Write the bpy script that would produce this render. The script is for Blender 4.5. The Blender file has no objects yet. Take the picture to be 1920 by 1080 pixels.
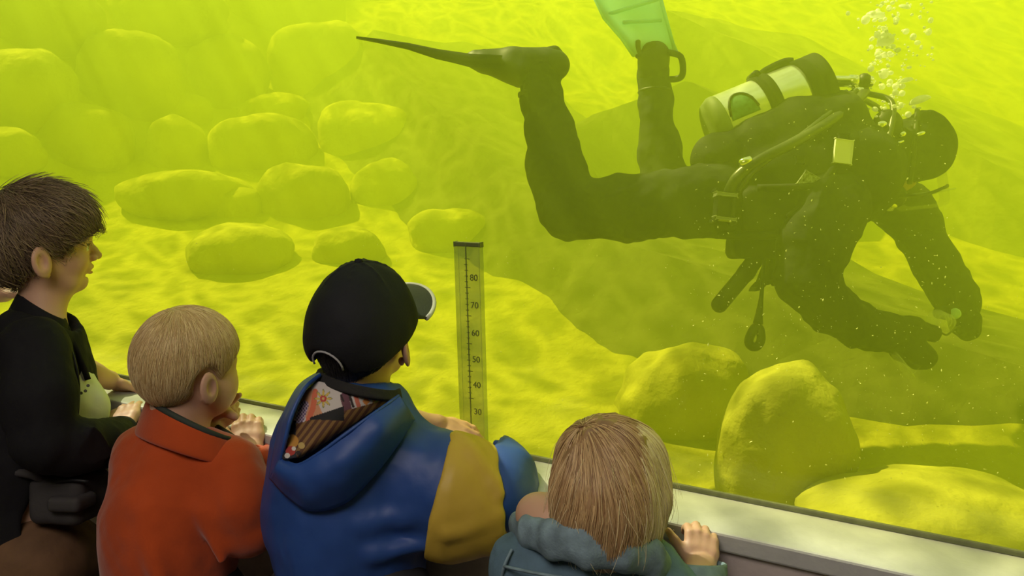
import bpy, bmesh, math, random
import numpy as np
import openvdb as vdb
from mathutils import Vector, Matrix

S = bpy.context.scene
COL = S.collection
PI = math.pi
rng = np.random.default_rng(7)
random.seed(7)

# ------------------------------------------------------------------ camera, sky, sun, exposure
FPX = 1500.0
CAM = np.array((0.0, -1.265, 1.33))
AZ, PITCH = math.radians(26.8), math.radians(10.8)
FWD = np.array((-math.sin(AZ) * math.cos(PITCH), math.cos(AZ) * math.cos(PITCH), -math.sin(PITCH)))
RGT = np.array((math.cos(AZ), math.sin(AZ), 0.0))
UPV = np.cross(RGT, FWD)
HEAD = np.array((-math.sin(AZ), math.cos(AZ)))

cam_data = bpy.data.cameras.new('camera')
cam_data.sensor_width = 36.0
cam_data.lens = 36.0 * FPX / 1920.0
cam_data.clip_start = 0.05
cam = bpy.data.objects.new('camera', cam_data)
COL.objects.link(cam)
cam.matrix_world = Matrix(((RGT[0], UPV[0], -FWD[0], CAM[0]), (RGT[1], UPV[1], -FWD[1], CAM[1]),
                           (RGT[2], UPV[2], -FWD[2], CAM[2]), (0, 0, 0, 1)))
S.camera = cam

world = bpy.data.worlds.new('sky'); S.world = world
world.use_nodes = True
bg = world.node_tree.nodes['Background']
bg.inputs[0].default_value = (0.72, 0.86, 1.0, 1)
bg.inputs[1].default_value = 1.1

sun_data = bpy.data.lights.new('sun', 'SUN')
sun_data.energy = 14.0
sun_data.angle = math.radians(1.0)
sun_data.color = (1.0, 0.96, 0.88)
sun = bpy.data.objects.new('sun', sun_data); COL.objects.link(sun)
SUN_TO = Vector((-0.60, 0.11, 0.79)).normalized()          # towards the sun
sun.rotation_euler = SUN_TO.to_track_quat('Z', 'Y').to_euler()
sun.location = (-3, 3, 8)

room_data = bpy.data.lights.new('ceiling_lamp', 'AREA')
room_data.shape = 'RECTANGLE'; room_data.size = 1.2; room_data.size_y = 1.0
room_data.energy = 25.0
room_data.color = (1.0, 0.86, 0.78)
room_lamp = bpy.data.objects.new('ceiling_lamp_light', room_data); COL.objects.link(room_lamp)
room_lamp.location = (-0.45, -1.8, 2.43)

S.view_settings.view_transform = 'Standard'
S.view_settings.look = 'None'
S.view_settings.gamma = 1.0
S.view_settings.use_curve_mapping = False
S.view_settings.exposure = 0.0
S.cycles.max_bounces = 8
S.cycles.diffuse_bounces = 3
S.cycles.glossy_bounces = 3
S.cycles.transmission_bounces = 4
S.cycles.volume_bounces = 1
S.cycles.transparent_max_bounces = 16
S.cycles.caustics_reflective = False
S.cycles.caustics_refractive = False
S.cycles.use_denoising = True
S.cycles.sample_clamp_indirect = 4.0


def at(px, py, d):
    """Point seen at photo pixel (px, py) at depth d metres along the view axis."""
    return CAM + d * (FWD + RGT * ((px - 960.0) / FPX) + UPV * ((540.0 - py) / FPX))


def on_plane_y(px, py, y):
    v = FWD + RGT * ((px - 960.0) / FPX) + UPV * ((540.0 - py) / FPX)
    return CAM + v * ((y - CAM[1]) / v[1])


def facing(px, deg):
    """Level direction: 0 = across the line of sight to the right at pixel column px, 90 = straight away."""
    v = FWD + RGT * ((px - 960.0) / FPX)
    v = np.array((v[0], v[1], 0.0)); v /= np.linalg.norm(v)
    r = np.array((v[1], -v[0], 0.0))
    return r * math.cos(math.radians(deg)) + v * math.sin(math.radians(deg))


# ------------------------------------------------------------------ objects and tags
def tag(o, label=None, cat=None, group=None, kind=None):
    if label: o['label'] = label
    if cat: o['category'] = cat
    if group: o['group'] = group
    if kind: o['kind'] = kind
    return o


def link(name, me, m=None, parent=None):
    o = bpy.data.objects.new(name, me)
    COL.objects.link(o)
    if m is not None and hasattr(me, 'materials') and len(me.materials) == 0:
        me.materials.append(m)
    if parent is not None: o.parent = parent
    return o


def empty(name, loc=(0, 0, 0)):
    o = bpy.data.objects.new(name, None)
    o.empty_display_size = 0.05
    COL.objects.link(o); o.location = tuple(loc)
    return o


def mesh(name, verts, faces, m=None, parent=None, smooth=True, col=None, mats=None, mat_idx=None):
    me = bpy.data.meshes.new(name)
    verts = np.asarray(verts, dtype=np.float32)
    if isinstance(faces, np.ndarray):
        n, k = faces.shape
        me.vertices.add(len(verts)); me.vertices.foreach_set('co', verts.ravel())
        me.loops.add(n * k); me.loops.foreach_set('vertex_index', faces.astype(np.int32).ravel())
        me.polygons.add(n)
        me.polygons.foreach_set('loop_start', np.arange(0, n * k, k, dtype=np.int32))
        me.update(calc_edges=True)
    else:
        me.from_pydata([tuple(float(c) for c in v) for v in verts], [], faces)
        me.update()
    me.polygons.foreach_set('use_smooth', np.full(len(me.polygons), smooth, dtype=bool))
    if col is not None:
        a = me.attributes.new('Col', 'FLOAT_COLOR', 'POINT')
        c = np.ones((len(verts), 4), np.float32); c[:, :3] = col
        a.data.foreach_set('color', c.ravel())
    if mats:
        for mm in mats: me.materials.append(mm)
        me.polygons.foreach_set('material_index', np.asarray(mat_idx, dtype=np.int32))
    me.update()
    return link(name, me, m, parent)


def from_bm(name, bm, m=None, parent=None, smooth=False):
    me = bpy.data.meshes.new(name)
    bmesh.ops.recalc_face_normals(bm, faces=bm.faces)
    bm.to_mesh(me); bm.free()
    for p in me.polygons: p.use_smooth = smooth
    return link(name, me, m, parent)


def box_bm(lo, hi, bev=0.0, seg=2):
    bm = bmesh.new()
    r = bmesh.ops.create_cube(bm, size=1.0)
    lo, hi = Vector(lo), Vector(hi)
    for v in r['verts']:
        v.co = Vector([(lo[i] + hi[i]) / 2 + v.co[i] * (hi[i] - lo[i]) for i in range(3)])
    if bev > 0:
        bmesh.ops.bevel(bm, geom=bm.edges[:], offset=bev, segments=seg, affect='EDGES', profile=0.5)
    return bm


def box(name, lo, hi, m, parent=None, bev=0.0):
    return from_bm(name, box_bm(lo, hi, bev), m, parent)


def tube(name, pts, r, m, parent=None, seg=10, cyc=False, sub=1):
    """Round tube swept through pts (radius number or list), with a Catmull-Rom curve when sub > 1."""
    P = np.array([np.asarray(p, float) for p in pts])
    R = np.full(len(P), r, float) if np.isscalar(r) else np.array(r, float)
    if sub > 1:
        Q, RR = [], []
        n = len(P)
        rngi = range(n) if cyc else range(n - 1)
        for i in rngi:
            if cyc:
                p0, p1, p2, p3 = P[(i - 1) % n], P[i], P[(i + 1) % n], P[(i + 2) % n]; r1, r2 = R[i], R[(i + 1) % n]
            else:
                p0, p1, p2, p3 = P[max(i - 1, 0)], P[i], P[i + 1], P[min(i + 2, n - 1)]; r1, r2 = R[i], R[i + 1]
            for j in range(sub):
                t = j / sub
                Q.append(0.5 * ((2 * p1) + (-p0 + p2) * t + (2 * p0 - 5 * p1 + 4 * p2 - p3) * t * t + (-p0 + 3 * p1 - 3 * p2 + p3) * t ** 3))
                RR.append(r1 + (r2 - r1) * t)
        if not cyc: Q.append(P[-1]); RR.append(R[-1])
        P, R = np.array(Q), np.array(RR)
    n = len(P)
    T = np.zeros_like(P)
    for i in range(n):
        a, b = (P[(i - 1) % n], P[(i + 1) % n]) if cyc else (P[max(i - 1, 0)], P[min(i + 1, n - 1)])
        v = b - a; T[i] = v / (np.linalg.norm(v) + 1e-12)
    ref = np.array((0, 0, 1.0)) if abs(T[0][2]) < 0.9 else np.array((1.0, 0, 0))
    N = np.cross(T[0], ref); N /= np.linalg.norm(N)
    V, F = [], []
    ang = np.linspace(0, 2 * PI, seg, endpoint=False)
    for i in range(n):
        N = N - T[i] * np.dot(N, T[i]); N /= np.linalg.norm(N) + 1e-12
        B = np.cross(T[i], N)
        for a in ang: V.append(P[i] + R[i] * (math.cos(a) * N + math.sin(a) * B))
    for i in range(n if cyc else n - 1):
        i2 = (i + 1) % n
        for j in range(seg):
            j2 = (j + 1) % seg
            F.append((i * seg + j, i * seg + j2, i2 * seg + j2, i2 * seg + j))
    if not cyc:
        F.append(tuple(range(seg - 1, -1, -1))); F.append(tuple((n - 1) * seg + j for j in range(seg)))
    return mesh(name, V, F, m, parent)


def lathe(name, prof, M, m, parent=None, seg=28, smooth=True):
    """prof: list of (radius, z) in a local frame placed by the 4x4 matrix M."""
    V, F = [], []
    for (r, z) in prof:
        for k in range(seg):
            a = 2 * PI * k / seg
            V.append(M @ Vector((r * math.cos(a), r * math.sin(a), z)))
    n = len(prof)
    for i in range(n - 1):
        for k in range(seg):
            k2 = (k + 1) % seg
            F.append((i * seg + k, i * seg + k2, (i + 1) * seg + k2, (i + 1) * seg + k))
    F.append(tuple(range(seg - 1, -1, -1))); F.append(tuple((n - 1) * seg + k for k in range(seg)))
    return mesh(name, [tuple(v) for v in V], F, m, parent, smooth)


def frame_z(a, b, hint=(0, 0, 1)):
    """Matrix with origin a and z axis towards b."""
    a, b = Vector(a), Vector(b)
    z = (b - a).normalized(); h = Vector(hint)
    if abs(z.dot(h)) > 0.95: h = Vector((1, 0, 0))
    x = (h - z * h.dot(z)).normalized(); y = z.cross(x)
    return Matrix(((x.x, y.x, z.x, a.x), (x.y, y.y, z.y, a.y), (x.z, y.z, z.z, a.z), (0, 0, 0, 1)))


# ------------------------------------------------------------------ vector noise (numpy)
_perm = rng.random(4096).astype(np.float32)


def vnoise(P, scale=1.0, seed=0):
    P = np.asarray(P, np.float32) * scale + seed * 17.31
    i = np.floor(P).astype(np.int64); f = P - i
    f = f * f * (3 - 2 * f)
    out = 0
    for dx in (0, 1):
        wx = f[:, 0] if dx else 1 - f[:, 0]
        for dy in (0, 1):
            wy = f[:, 1] if dy else 1 - f[:, 1]
            for dz in (0, 1):
                wz = f[:, 2] if dz else 1 - f[:, 2]
                h = ((i[:, 0] + dx) * 73856093 ^ (i[:, 1] + dy) * 19349663 ^ (i[:, 2] + dz) * 83492791) & 4095
                out = out + wx * wy * wz * _perm[h]
    return out * 2 - 1


def fbm(P, scale=1.0, octv=3, seed=0):
    o, a = 0, 1.0
    for k in range(octv):
        o = o + a * vnoise(P, scale * 2 ** k, seed + k); a *= 0.5
    return o


# ------------------------------------------------------------------ sculpting with signed distance fields
def smin(a, b, k):
    if k <= 0: return np.minimum(a, b)
    h = np.maximum(k - np.abs(a - b), 0) / k
    return np.minimum(a, b) - h * h * k * 0.25


class Field:
    def __init__(s, lo, hi, h):
        s.h = h
        s.lo = np.array(lo, float) - 3 * h
        n = np.ceil((np.array(hi, float) + 3 * h - s.lo) / h).astype(int) + 1
        s.n = n
        s.d = np.full(tuple(n), 0.5, np.float32)
        s.ax = [(s.lo[i] + h * np.arange(n[i])).astype(np.float32) for i in range(3)]
        s.k = 0.01; s.mg = 0.0

    def _sub(s, lo, hi, mg):
        mg = max(mg, s.mg)
        a = np.clip(np.floor((np.asarray(lo) - mg - s.lo) / s.h).astype(int), 0, s.n - 1)
        b = np.clip(np.ceil((np.asarray(hi) + mg - s.lo) / s.h).astype(int) + 1, 1, s.n)
        if np.any(b <= a): return None
        sl = tuple(slice(a[i], b[i]) for i in range(3))
        X = s.ax[0][sl[0]][:, None, None]; Y = s.ax[1][sl[1]][None, :, None]; Z = s.ax[2][sl[2]][None, None, :]
        return sl, X, Y, Z

    def _mix(s, sl, d, k, op):
        if op == '+': s.d[sl] = smin(s.d[sl], d, k)
        elif op == '-': s.d[sl] = -smin(-s.d[sl], d, k)
        elif op == '&': s.d[sl] = -smin(-s.d[sl], -d, k)

    def cap(s, a, b, ra, rb=None, k=None, op='+', flat=None):
        rb = ra if rb is None else rb
        k = s.k if k is None else k
        a = np.asarray(a, float); b = np.asarray(b, float)
        R = max(ra, rb) * (1.0 if flat is None else max(1.0, flat[1]))
        q = s._sub(np.minimum(a, b) - R, np.maximum(a, b) + R, k + 3 * s.h)
        if q is None: return s
        sl, X, Y, Z = q
        px, py, pz = X - a[0], Y - a[1], Z - a[2]
        v = b - a
        if flat is not None:
            n = np.asarray(flat[0], float); n = n / np.linalg.norm(n); g = 1.0 / flat[1] - 1.0
            e = (px * n[0] + py * n[1] + pz * n[2]) * g
            px, py, pz = px + n[0] * e, py + n[1] * e, pz + n[2] * e
            v = v + n * np.dot(v, n) * g
        L = float(np.dot(v, v)) + 1e-12
        t = np.clip((px * v[0] + py * v[1] + pz * v[2]) / L, 0, 1)
        d = np.sqrt((px - t * v[0]) ** 2 + (py - t * v[1]) ** 2 + (pz - t * v[2]) ** 2) - (ra + (rb - ra) * t)
        if flat is not None: d = d * min(1.0, flat[1])
        s._mix(sl, d.astype(np.float32), k, op)
        return s

    def chain(s, pts, k=None, op='+', flat=None):
        for (a, ra), (b, rb) in zip(pts[:-1], pts[1:]): s.cap(a, b, ra, rb, k, op, flat)
        return s

    def ell(s, c, r, R=None, k=None, op='+'):
        k = s.k if k is None else k
        c = np.asarray(c, float); r = np.asarray(r, float)
        if r.ndim == 0: r = np.full(3, float(r))
        R = np.eye(3) if R is None else np.asarray(R, float)      # rows = local axes
        ext = np.sqrt(((R * r[:, None]) ** 2).sum(0))
        q = s._sub(c - ext, c + ext, k + 3 * s.h)
        if q is None: return s
        sl, X, Y, Z = q
        px, py, pz = X - c[0], Y - c[1], Z - c[2]
        k0 = 0; k1 = 0
        for i in range(3):
            u = (px * R[i, 0] + py * R[i, 1] + pz * R[i, 2]) / r[i]
            k0 = k0 + u * u; k1 = k1 + (u / r[i]) ** 2
        k0 = np.sqrt(k0); k1 = np.sqrt(k1) + 1e-9
        s._mix(sl, (k0 * (k0 - 1) / k1).astype(np.float32), k, op)
        return s

    def rbox(s, c, r, R=None, rad=0.005, k=None, op='+'):
        k = s.k if k is None else k
        c = np.asarray(c, float); r = np.asarray(r, float)
        R = np.eye(3) if R is None else np.asarray(R, float)
        ext = (np.abs(R) * r[:, None]).sum(0)
        q = s._sub(c - ext, c + ext, k + 3 * s.h)
        if q is None: return s
        sl, X, Y, Z = q
        px, py, pz = X - c[0], Y - c[1], Z - c[2]
        o = 0; mx = None
        for i in range(3):
            u = np.abs(px * R[i, 0] + py * R[i, 1] + pz * R[i, 2]) - (r[i] - rad)
            o = o + np.maximum(u, 0) ** 2
            mx = u if mx is None else np.maximum(mx, u)
        s._mix(sl, (np.sqrt(o) + np.minimum(mx, 0) - rad).astype(np.float32), k, op)
        return s

    def half(s, p, n, k=0.0):
        """Keep only the side of the plane through p that n points away from."""
        n = np.asarray(n, float); n = n / np.linalg.norm(n)
        X = s.ax[0][:, None, None]; Y = s.ax[1][None, :, None]; Z = s.ax[2][None, None, :]
        d = ((X - p[0]) * n[0] + (Y - p[1]) * n[1] + (Z - p[2]) * n[2]).astype(np.float32)
        s.d = -smin(-s.d, -d, k)
        return s

    def sample(s, P):
        u = (np.asarray(P, float) - s.lo) / s.h
        u = np.clip(u, 0, s.n - 1.001); i = u.astype(int); f = u - i
        o = 0
        for dx in (0, 1):
            for dy in (0, 1):
                for dz in (0, 1):
                    w = (f[:, 0] if dx else 1 - f[:, 0]) * (f[:, 1] if dy else 1 - f[:, 1]) * (f[:, 2] if dz else 1 - f[:, 2])
                    o = o + w * s.d[i[:, 0] + dx, i[:, 1] + dy, i[:, 2] + dz]
        return o

    def grad(s, P, e=None):
        e = s.h if e is None else e
        g = np.stack([s.sample(P + np.eye(3)[i] * e) - s.sample(P - np.eye(3)[i] * e) for i in range(3)], 1)
        return g / (np.linalg.norm(g, axis=1, keepdims=True) + 1e-9)

    def polys(s, iso=0.0):
        g = vdb.FloatGrid(0.5)
        g.copyFromArray(np.clip(s.d, -0.5, 0.5))
        p, q = g.convertToQuads(isovalue=iso)
        return p.astype(np.float64) * s.h + s.lo, q[:, ::-1].copy()

    def build(s, name, m, parent=None, col=None, disp=None, iso=0.0):
        p, q = s.polys(iso)
        if disp is not None:
            nrm = s.grad(p)
            p = p + nrm * disp(p, nrm)[:, None]
        c = None
        if col is not None: c = col(p, s.grad(p))
        return mesh(name, p, q, m, parent, True, c)


def rot_rows(fwd, up):
    """Rows: forward, left, up axes of a frame."""
    f = np.asarray(fwd, float); f = f / np.linalg.norm(f)
    u = np.asarray(up, float); u = u - f * np.dot(u, f); u = u / np.linalg.norm(u)
    return np.array([f, np.cross(u, f), u])


# ------------------------------------------------------------------ materials
def new_mat(name):
    m = bpy.data.materials.new(name); m.use_nodes = True
    nt = m.node_tree
    return m, nt, nt.nodes['Principled BSDF'], nt.nodes['Material Output']


def mat(name, col, rough=0.6, metal=0.0, var=0.0, vscale=8.0, bump=0.0, bscale=60.0, sheen=0.0, sss=0.0, spec=0.5, attr=False, dist=0.002, coat=0.0, stretch=None):
    m, nt, b, out = new_mat(name)
    N, L = nt.nodes, nt.links
    b.inputs['Roughness'].default_value = rough
    b.inputs['Metallic'].default_value = metal
    b.inputs['Specular IOR Level'].default_value = spec
    b.inputs['Coat Weight'].default_value = coat
    if sheen: b.inputs['Sheen Weight'].default_value = sheen
    if sss:
        b.inputs['Subsurface Weight'].default_value = sss
        b.inputs['Subsurface Radius'].default_value = (1.0, 0.35, 0.2)
        b.inputs['Subsurface Scale'].default_value = 0.006
    tc = N.new('ShaderNodeTexCoord')
    src = tc.outputs['Object']
    if stretch:
        mp = N.new('ShaderNodeMapping'); mp.inputs['Scale'].default_value = stretch
        L.new(src, mp.inputs[0]); src = mp.outputs[0]
    if attr:
        at_ = N.new('ShaderNodeAttribute'); at_.attribute_name = 'Col'; csock = at_.outputs['Color']
    else:
        rgb = N.new('ShaderNodeRGB'); rgb.outputs[0].default_value = (*col, 1); csock = rgb.outputs[0]
    if var > 0:
        nz = N.new('ShaderNodeTexNoise'); nz.inputs['Scale'].default_value = vscale; nz.inputs['Detail'].default_value = 5
        L.new(src, nz.inputs['Vector'])
        mr = N.new('ShaderNodeMapRange'); mr.inputs[1].default_value = 0.3; mr.inputs[2].default_value = 0.7
        mr.inputs[3].default_value = 1 - var; mr.inputs[4].default_value = 1 + var
        L.new(nz.outputs[0], mr.inputs[0])
        mx = N.new('ShaderNodeVectorMath'); mx.operation = 'SCALE'
        L.new(csock, mx.inputs[0]); L.new(mr.outputs[0], mx.inputs['Scale']); csock = mx.outputs[0]
    L.new(csock, b.inputs['Base Color'])
    if bump > 0:
        nb = N.new('ShaderNodeTexNoise'); nb.inputs['Scale'].default_value = bscale; nb.inputs['Detail'].default_value = 4
        L.new(src, nb.inputs['Vector'])
        bp = N.new('ShaderNodeBump'); bp.inputs['Strength'].default_value = bump; bp.inputs['Distance'].default_value = dist
        L.new(nb.outputs[0], bp.inputs['Height']); L.new(bp.outputs[0], b.inputs['Normal'])
    return m

# ------------------------------------------------------------------ the room and the viewing window
M_sill = mat('painted sill', (0.60, 0.61, 0.58), 0.55, var=0.06, vscale=30, bump=0.25, bscale=90, dist=0.003)
M_wall = mat('mauve painted board', (0.62, 0.54, 0.51), 0.8, var=0.12, vscale=14, bump=0.3, bscale=120, dist=0.002)
M_room = mat('dim room plaster', (0.30, 0.27, 0.25), 0.9, var=0.1, vscale=4, bump=0.2, bscale=40)
M_ceil = mat('ceiling plaster', (0.5, 0.48, 0.45), 0.9, var=0.05, vscale=4)
M_floor = mat('dark concrete floor', (0.16, 0.14, 0.13), 0.7, var=0.2, vscale=6, bump=0.2, bscale=50)
M_gasket = mat('dark green rubber gasket', (0.2, 0.22, 0.10), 0.5, var=0.15, vscale=60)
M_screw = mat('dull steel screw', (0.5, 0.5, 0.45), 0.35, 1.0)

SILL_Z = 0.75
XL, XR, YB, ZC = -7.3, 2.2, -4.2, 2.5
box('floor', (XL, YB, -0.1), (XR, 0.0, 0.0), M_floor)['kind'] = 'structure'
box('ceiling', (XL, YB, ZC), (XR, 0.0, ZC + 0.1), M_ceil)['kind'] = 'structure'
box('wall_back', (XL, YB - 0.1, 0), (XR, YB, ZC), M_room)['kind'] = 'structure'
box('wall_left', (XL - 0.1, YB, 0), (XL, 0.0, ZC), M_room)['kind'] = 'structure'
box('wall_right', (XR, YB, 0), (XR + 0.1, 0.0, ZC), M_room)['kind'] = 'structure'
wf = box('wall_front', (XL, -0.135, 0.0), (XR, -0.02, SILL_Z - 0.03), M_wall); wf['kind'] = 'structure'
box('header', (XL, -0.15, 2.2), (XR, -0.02, ZC), M_wall, wf)
sl = box('window_sill', (XL, -0.145, SILL_Z - 0.03), (XR, -0.012, SILL_Z), M_sill, bev=0.004); sl['kind'] = 'structure'
for k in range(9):
    x = -2.6 + 0.33 * k
    bm = bmesh.new(); bmesh.ops.create_uvsphere(bm, u_segments=10, v_segments=6, radius=0.0035)
    for v in bm.verts: v.co = Vector((x + v.co.x, -0.145 + v.co.y * 0.5, SILL_Z - 0.014 + v.co.z))
    from_bm('screw', bm, M_screw, sl, True)
g = box('trim_1', (XL, -0.026, SILL_Z - 0.002), (XR, -0.0185, SILL_Z + 0.009), M_gasket, bev=0.003); g['kind'] = 'structure'
g = box('trim_2', (XL, -0.028, 2.185), (XR, -0.004, 2.2), M_gasket, bev=0.003); g['kind'] = 'structure'

# glass: thin pane, clear with a Fresnel reflection
M_glass, nt, b, out = new_mat('clear window glass')
N, L = nt.nodes, nt.links
N.remove(b)
tr = N.new('ShaderNodeBsdfTransparent'); tr.inputs[0].default_value = (0.97, 0.985, 0.96, 1)
gl = N.new('ShaderNodeBsdfGlossy'); gl.inputs['Roughness'].default_value = 0.03
lw = N.new('ShaderNodeLayerWeight'); lw.inputs[0].default_value = 0.5
pw = N.new('ShaderNodeMath'); pw.operation = 'POWER'; pw.inputs[1].default_value = 5.0; L.new(lw.outputs['Facing'], pw.inputs[0])
fr = N.new('ShaderNodeMath'); fr.operation = 'MULTIPLY_ADD'; fr.inputs[1].default_value = 0.6; fr.inputs[2].default_value = 0.015; L.new(pw.outputs[0], fr.inputs[0])
mx = N.new('ShaderNodeMixShader')
L.new(fr.outputs[0], mx.inputs[0]); L.new(tr.outputs[0], mx.inputs[1]); L.new(gl.outputs[0], mx.inputs[2]); L.new(mx.outputs[0], out.inputs[0])
w = box('window_1', (XL, -0.018, SILL_Z - 0.02), (XR, -0.006, 2.2), M_glass); w['kind'] = 'structure'

# ceiling lamp of the room (outside the frame)
M_lampbody = mat('white enamel', (0.8, 0.8, 0.78), 0.4)
lp = empty('ceiling_lamp', (-0.45, -1.8, ZC)); tag(lp, 'flat white ceiling lamp over the viewing room', 'lamp')
o = box('lamp_housing', (-0.65, -0.55, -0.055), (0.65, 0.55, -0.002), M_lampbody, lp, bev=0.01)

# ------------------------------------------------------------------ the pool behind the glass
WZ = 2.45
def ss(a, b, x):
    t = np.clip((x - a) / (b - a), 0, 1); return t * t * (3 - 2 * t)

PROF_U = np.array([1.0, 1.5, 2.2, 2.8, 3.4, 4.0, 4.6, 5.2, 6.0, 7.0, 8.5, 12])
PROF_Z = np.array([0.36, 0.38, 0.43, 0.54, 0.67, 0.82, 1.02, 1.28, 1.68, 2.3, 3.0, 3.2])
def ground(x, y):
    u = (x - CAM[0]) * HEAD[0] + (y - CAM[1]) * HEAD[1]
    z = np.interp(u, PROF_U, PROF_Z)
    z = z + np.maximum(0, -4.4 - x) * 0.9 + np.maximum(0, x - 2.4) * 0.9
    return z

def hit_ground(px, py):
    v = FWD + RGT * ((px - 960.0) / FPX) + UPV * ((540.0 - py) / FPX)
    t = 1.2
    while t < 12:
        p = CAM + v * t
        if p[1] > 0.05 and p[2] < ground(p[0], p[1]): return p, t
        t += 0.01
    return CAM + v * 8, 8.0

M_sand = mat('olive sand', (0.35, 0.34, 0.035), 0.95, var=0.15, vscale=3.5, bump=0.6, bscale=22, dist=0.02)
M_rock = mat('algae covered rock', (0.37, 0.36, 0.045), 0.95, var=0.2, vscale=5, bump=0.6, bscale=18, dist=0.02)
M_rock2 = mat('shade darkened algae slab', (0.085, 0.09, 0.025), 0.95, var=0.3, vscale=4, bump=0.6, bscale=14, dist=0.02)  # dark tone stands in for shade on the ridge and slab faces

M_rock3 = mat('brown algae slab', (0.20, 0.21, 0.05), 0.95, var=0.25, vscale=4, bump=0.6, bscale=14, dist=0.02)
nx, ny = 170, 150
gx = np.linspace(-7.5, 4.5, nx); gy = np.linspace(0.005, 9.0, ny)
GX, GY = np.meshgrid(gx, gy, indexing='ij')
P0 = np.stack([GX.ravel(), GY.ravel(), np.zeros(GX.size)], 1)
GZ = ground(GX, GY).ravel() + 0.02 * fbm(P0, 2.2, 3) + 0.006 * vnoise(P0, 12, 5)
V = np.stack([GX.ravel(), GY.ravel(), GZ], 1)
idx = np.arange(nx * ny).reshape(nx, ny)
F = np.stack([idx[:-1, :-1].ravel(), idx[1:, :-1].ravel(), idx[1:, 1:].ravel(), idx[:-1, 1:].ravel()], 1)
pf = mesh('pool_floor', V, F, M_sand); pf['kind'] = 'structure'
M_pool = mat('pool wall concrete', (0.30, 0.28, 0.16), 0.95, var=0.2)
for i, (lo, hi) in enumerate([((-7.6, 0.0, -0.1), (-7.5, 9.1, 3.4)), ((4.5, 0.0, -0.1), (4.6, 9.1, 3.4)), ((-7.6, 9.0, -0.1), (4.6, 9.1, 3.4)),
                              ((-7.6, -0.02, -0.1), (XL, 0.0, 3.2)), ((XR, -0.02, -0.1), (4.6, 0.0, 3.2)), ((XL, -0.02, 2.19), (XR, 0.0, 3.2)),
                              ((XL, -0.016, -0.1), (XR, 0.0, SILL_Z - 0.021))]):
    tag(box('pool_wall', lo, hi, M_pool), kind='structure')
tag(box('roof', (XL - 0.1, YB - 0.1, ZC + 0.15), (XR + 0.1, 0.0, ZC + 0.3), M_pool), kind='structure')

# water: a scattering, absorbing body of green-yellow water
M_water, nt, b, out = new_mat('algae tinted water')
N, L = nt.nodes, nt.links; N.remove(b)
sc = N.new('ShaderNodeVolumeScatter'); sc.inputs['Color'].default_value = (0.208, 0.274, 0.032, 1)
sc.inputs['Density'].default_value = 1.0; sc.inputs['Anisotropy'].default_value = 0.0
ab = N.new('ShaderNodeVolumeAbsorption'); ab.inputs['Color'].default_value = (0.935, 0.982, 0.0, 1); ab.inputs['Density'].default_value = 0.70
ad = N.new('ShaderNodeAddShader'); L.new(sc.outputs[0], ad.inputs[0]); L.new(ab.outputs[0], ad.inputs[1]); L.new(ad.outputs[0], out.inputs['Volume'])
wt = box('water', (-7.49, 0.006, 0.05), (4.49, 8.99, WZ), M_water); tag(wt, kind='structure')

# caustic patterned water surface: flat sheet, caustic light web painted into its transparency
M_surf, nt, b, out = new_mat('caustic patterned water surface')
N, L = nt.nodes, nt.links; N.remove(b)
tc = N.new('ShaderNodeTexCoord')
nz = N.new('ShaderNodeTexNoise'); nz.inputs['Scale'].default_value = 1.6; nz.inputs['Detail'].default_value = 2
L.new(tc.outputs['Object'], nz.inputs['Vector'])
mxv = N.new('ShaderNodeVectorMath'); mxv.operation = 'MULTIPLY_ADD'; mxv.inputs[1].default_value = (0.5, 0.5, 0)
L.new(nz.outputs['Color'], mxv.inputs[0]); L.new(tc.outputs['Object'], mxv.inputs[2])
vals = []
for scl in (5.2, 12.0):
    vo = N.new('ShaderNodeTexVoronoi'); vo.feature = 'DISTANCE_TO_EDGE'; vo.inputs['Scale'].default_value = scl
    L.new(mxv.outputs[0], vo.inputs['Vector'])
    mr = N.new('ShaderNodeMapRange'); mr.inputs[1].default_value = 0.0; mr.inputs[2].default_value = 0.22
    mr.inputs[3].default_value = 1.0; mr.inputs[4].default_value = 0.0; mr.interpolation_type = 'SMOOTHSTEP'
    L.new(vo.outputs['Distance'], mr.inputs[0]); vals.append(mr.outputs[0])
mm = N.new('ShaderNodeMath'); mm.operation = 'MULTIPLY_ADD'; mm.inputs[1].default_value = 0.5
L.new(vals[1], mm.inputs[0]); L.new(vals[0], mm.inputs[2])
m2 = N.new('ShaderNodeMapRange'); m2.inputs[1].default_value = 0; m2.inputs[2].default_value = 1.5; m2.inputs[3].default_value = 0.26; m2.inputs[4].default_value = 1.0
L.new(mm.outputs[0], m2.inputs[0])
tr = N.new('ShaderNodeBsdfTransparent'); L.new(m2.outputs[0], tr.inputs[0]); L.new(tr.outputs[0], out.inputs[0])
V = [(-7.5, 0.0, WZ + 0.01), (4.5, 0.0, WZ + 0.01), (4.5, 9.0, WZ + 0.01), (-7.5, 9.0, WZ + 0.01)]
sf = mesh('water_surface', V, [(0, 1, 2, 3)], M_surf); tag(sf, kind='structure')

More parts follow.
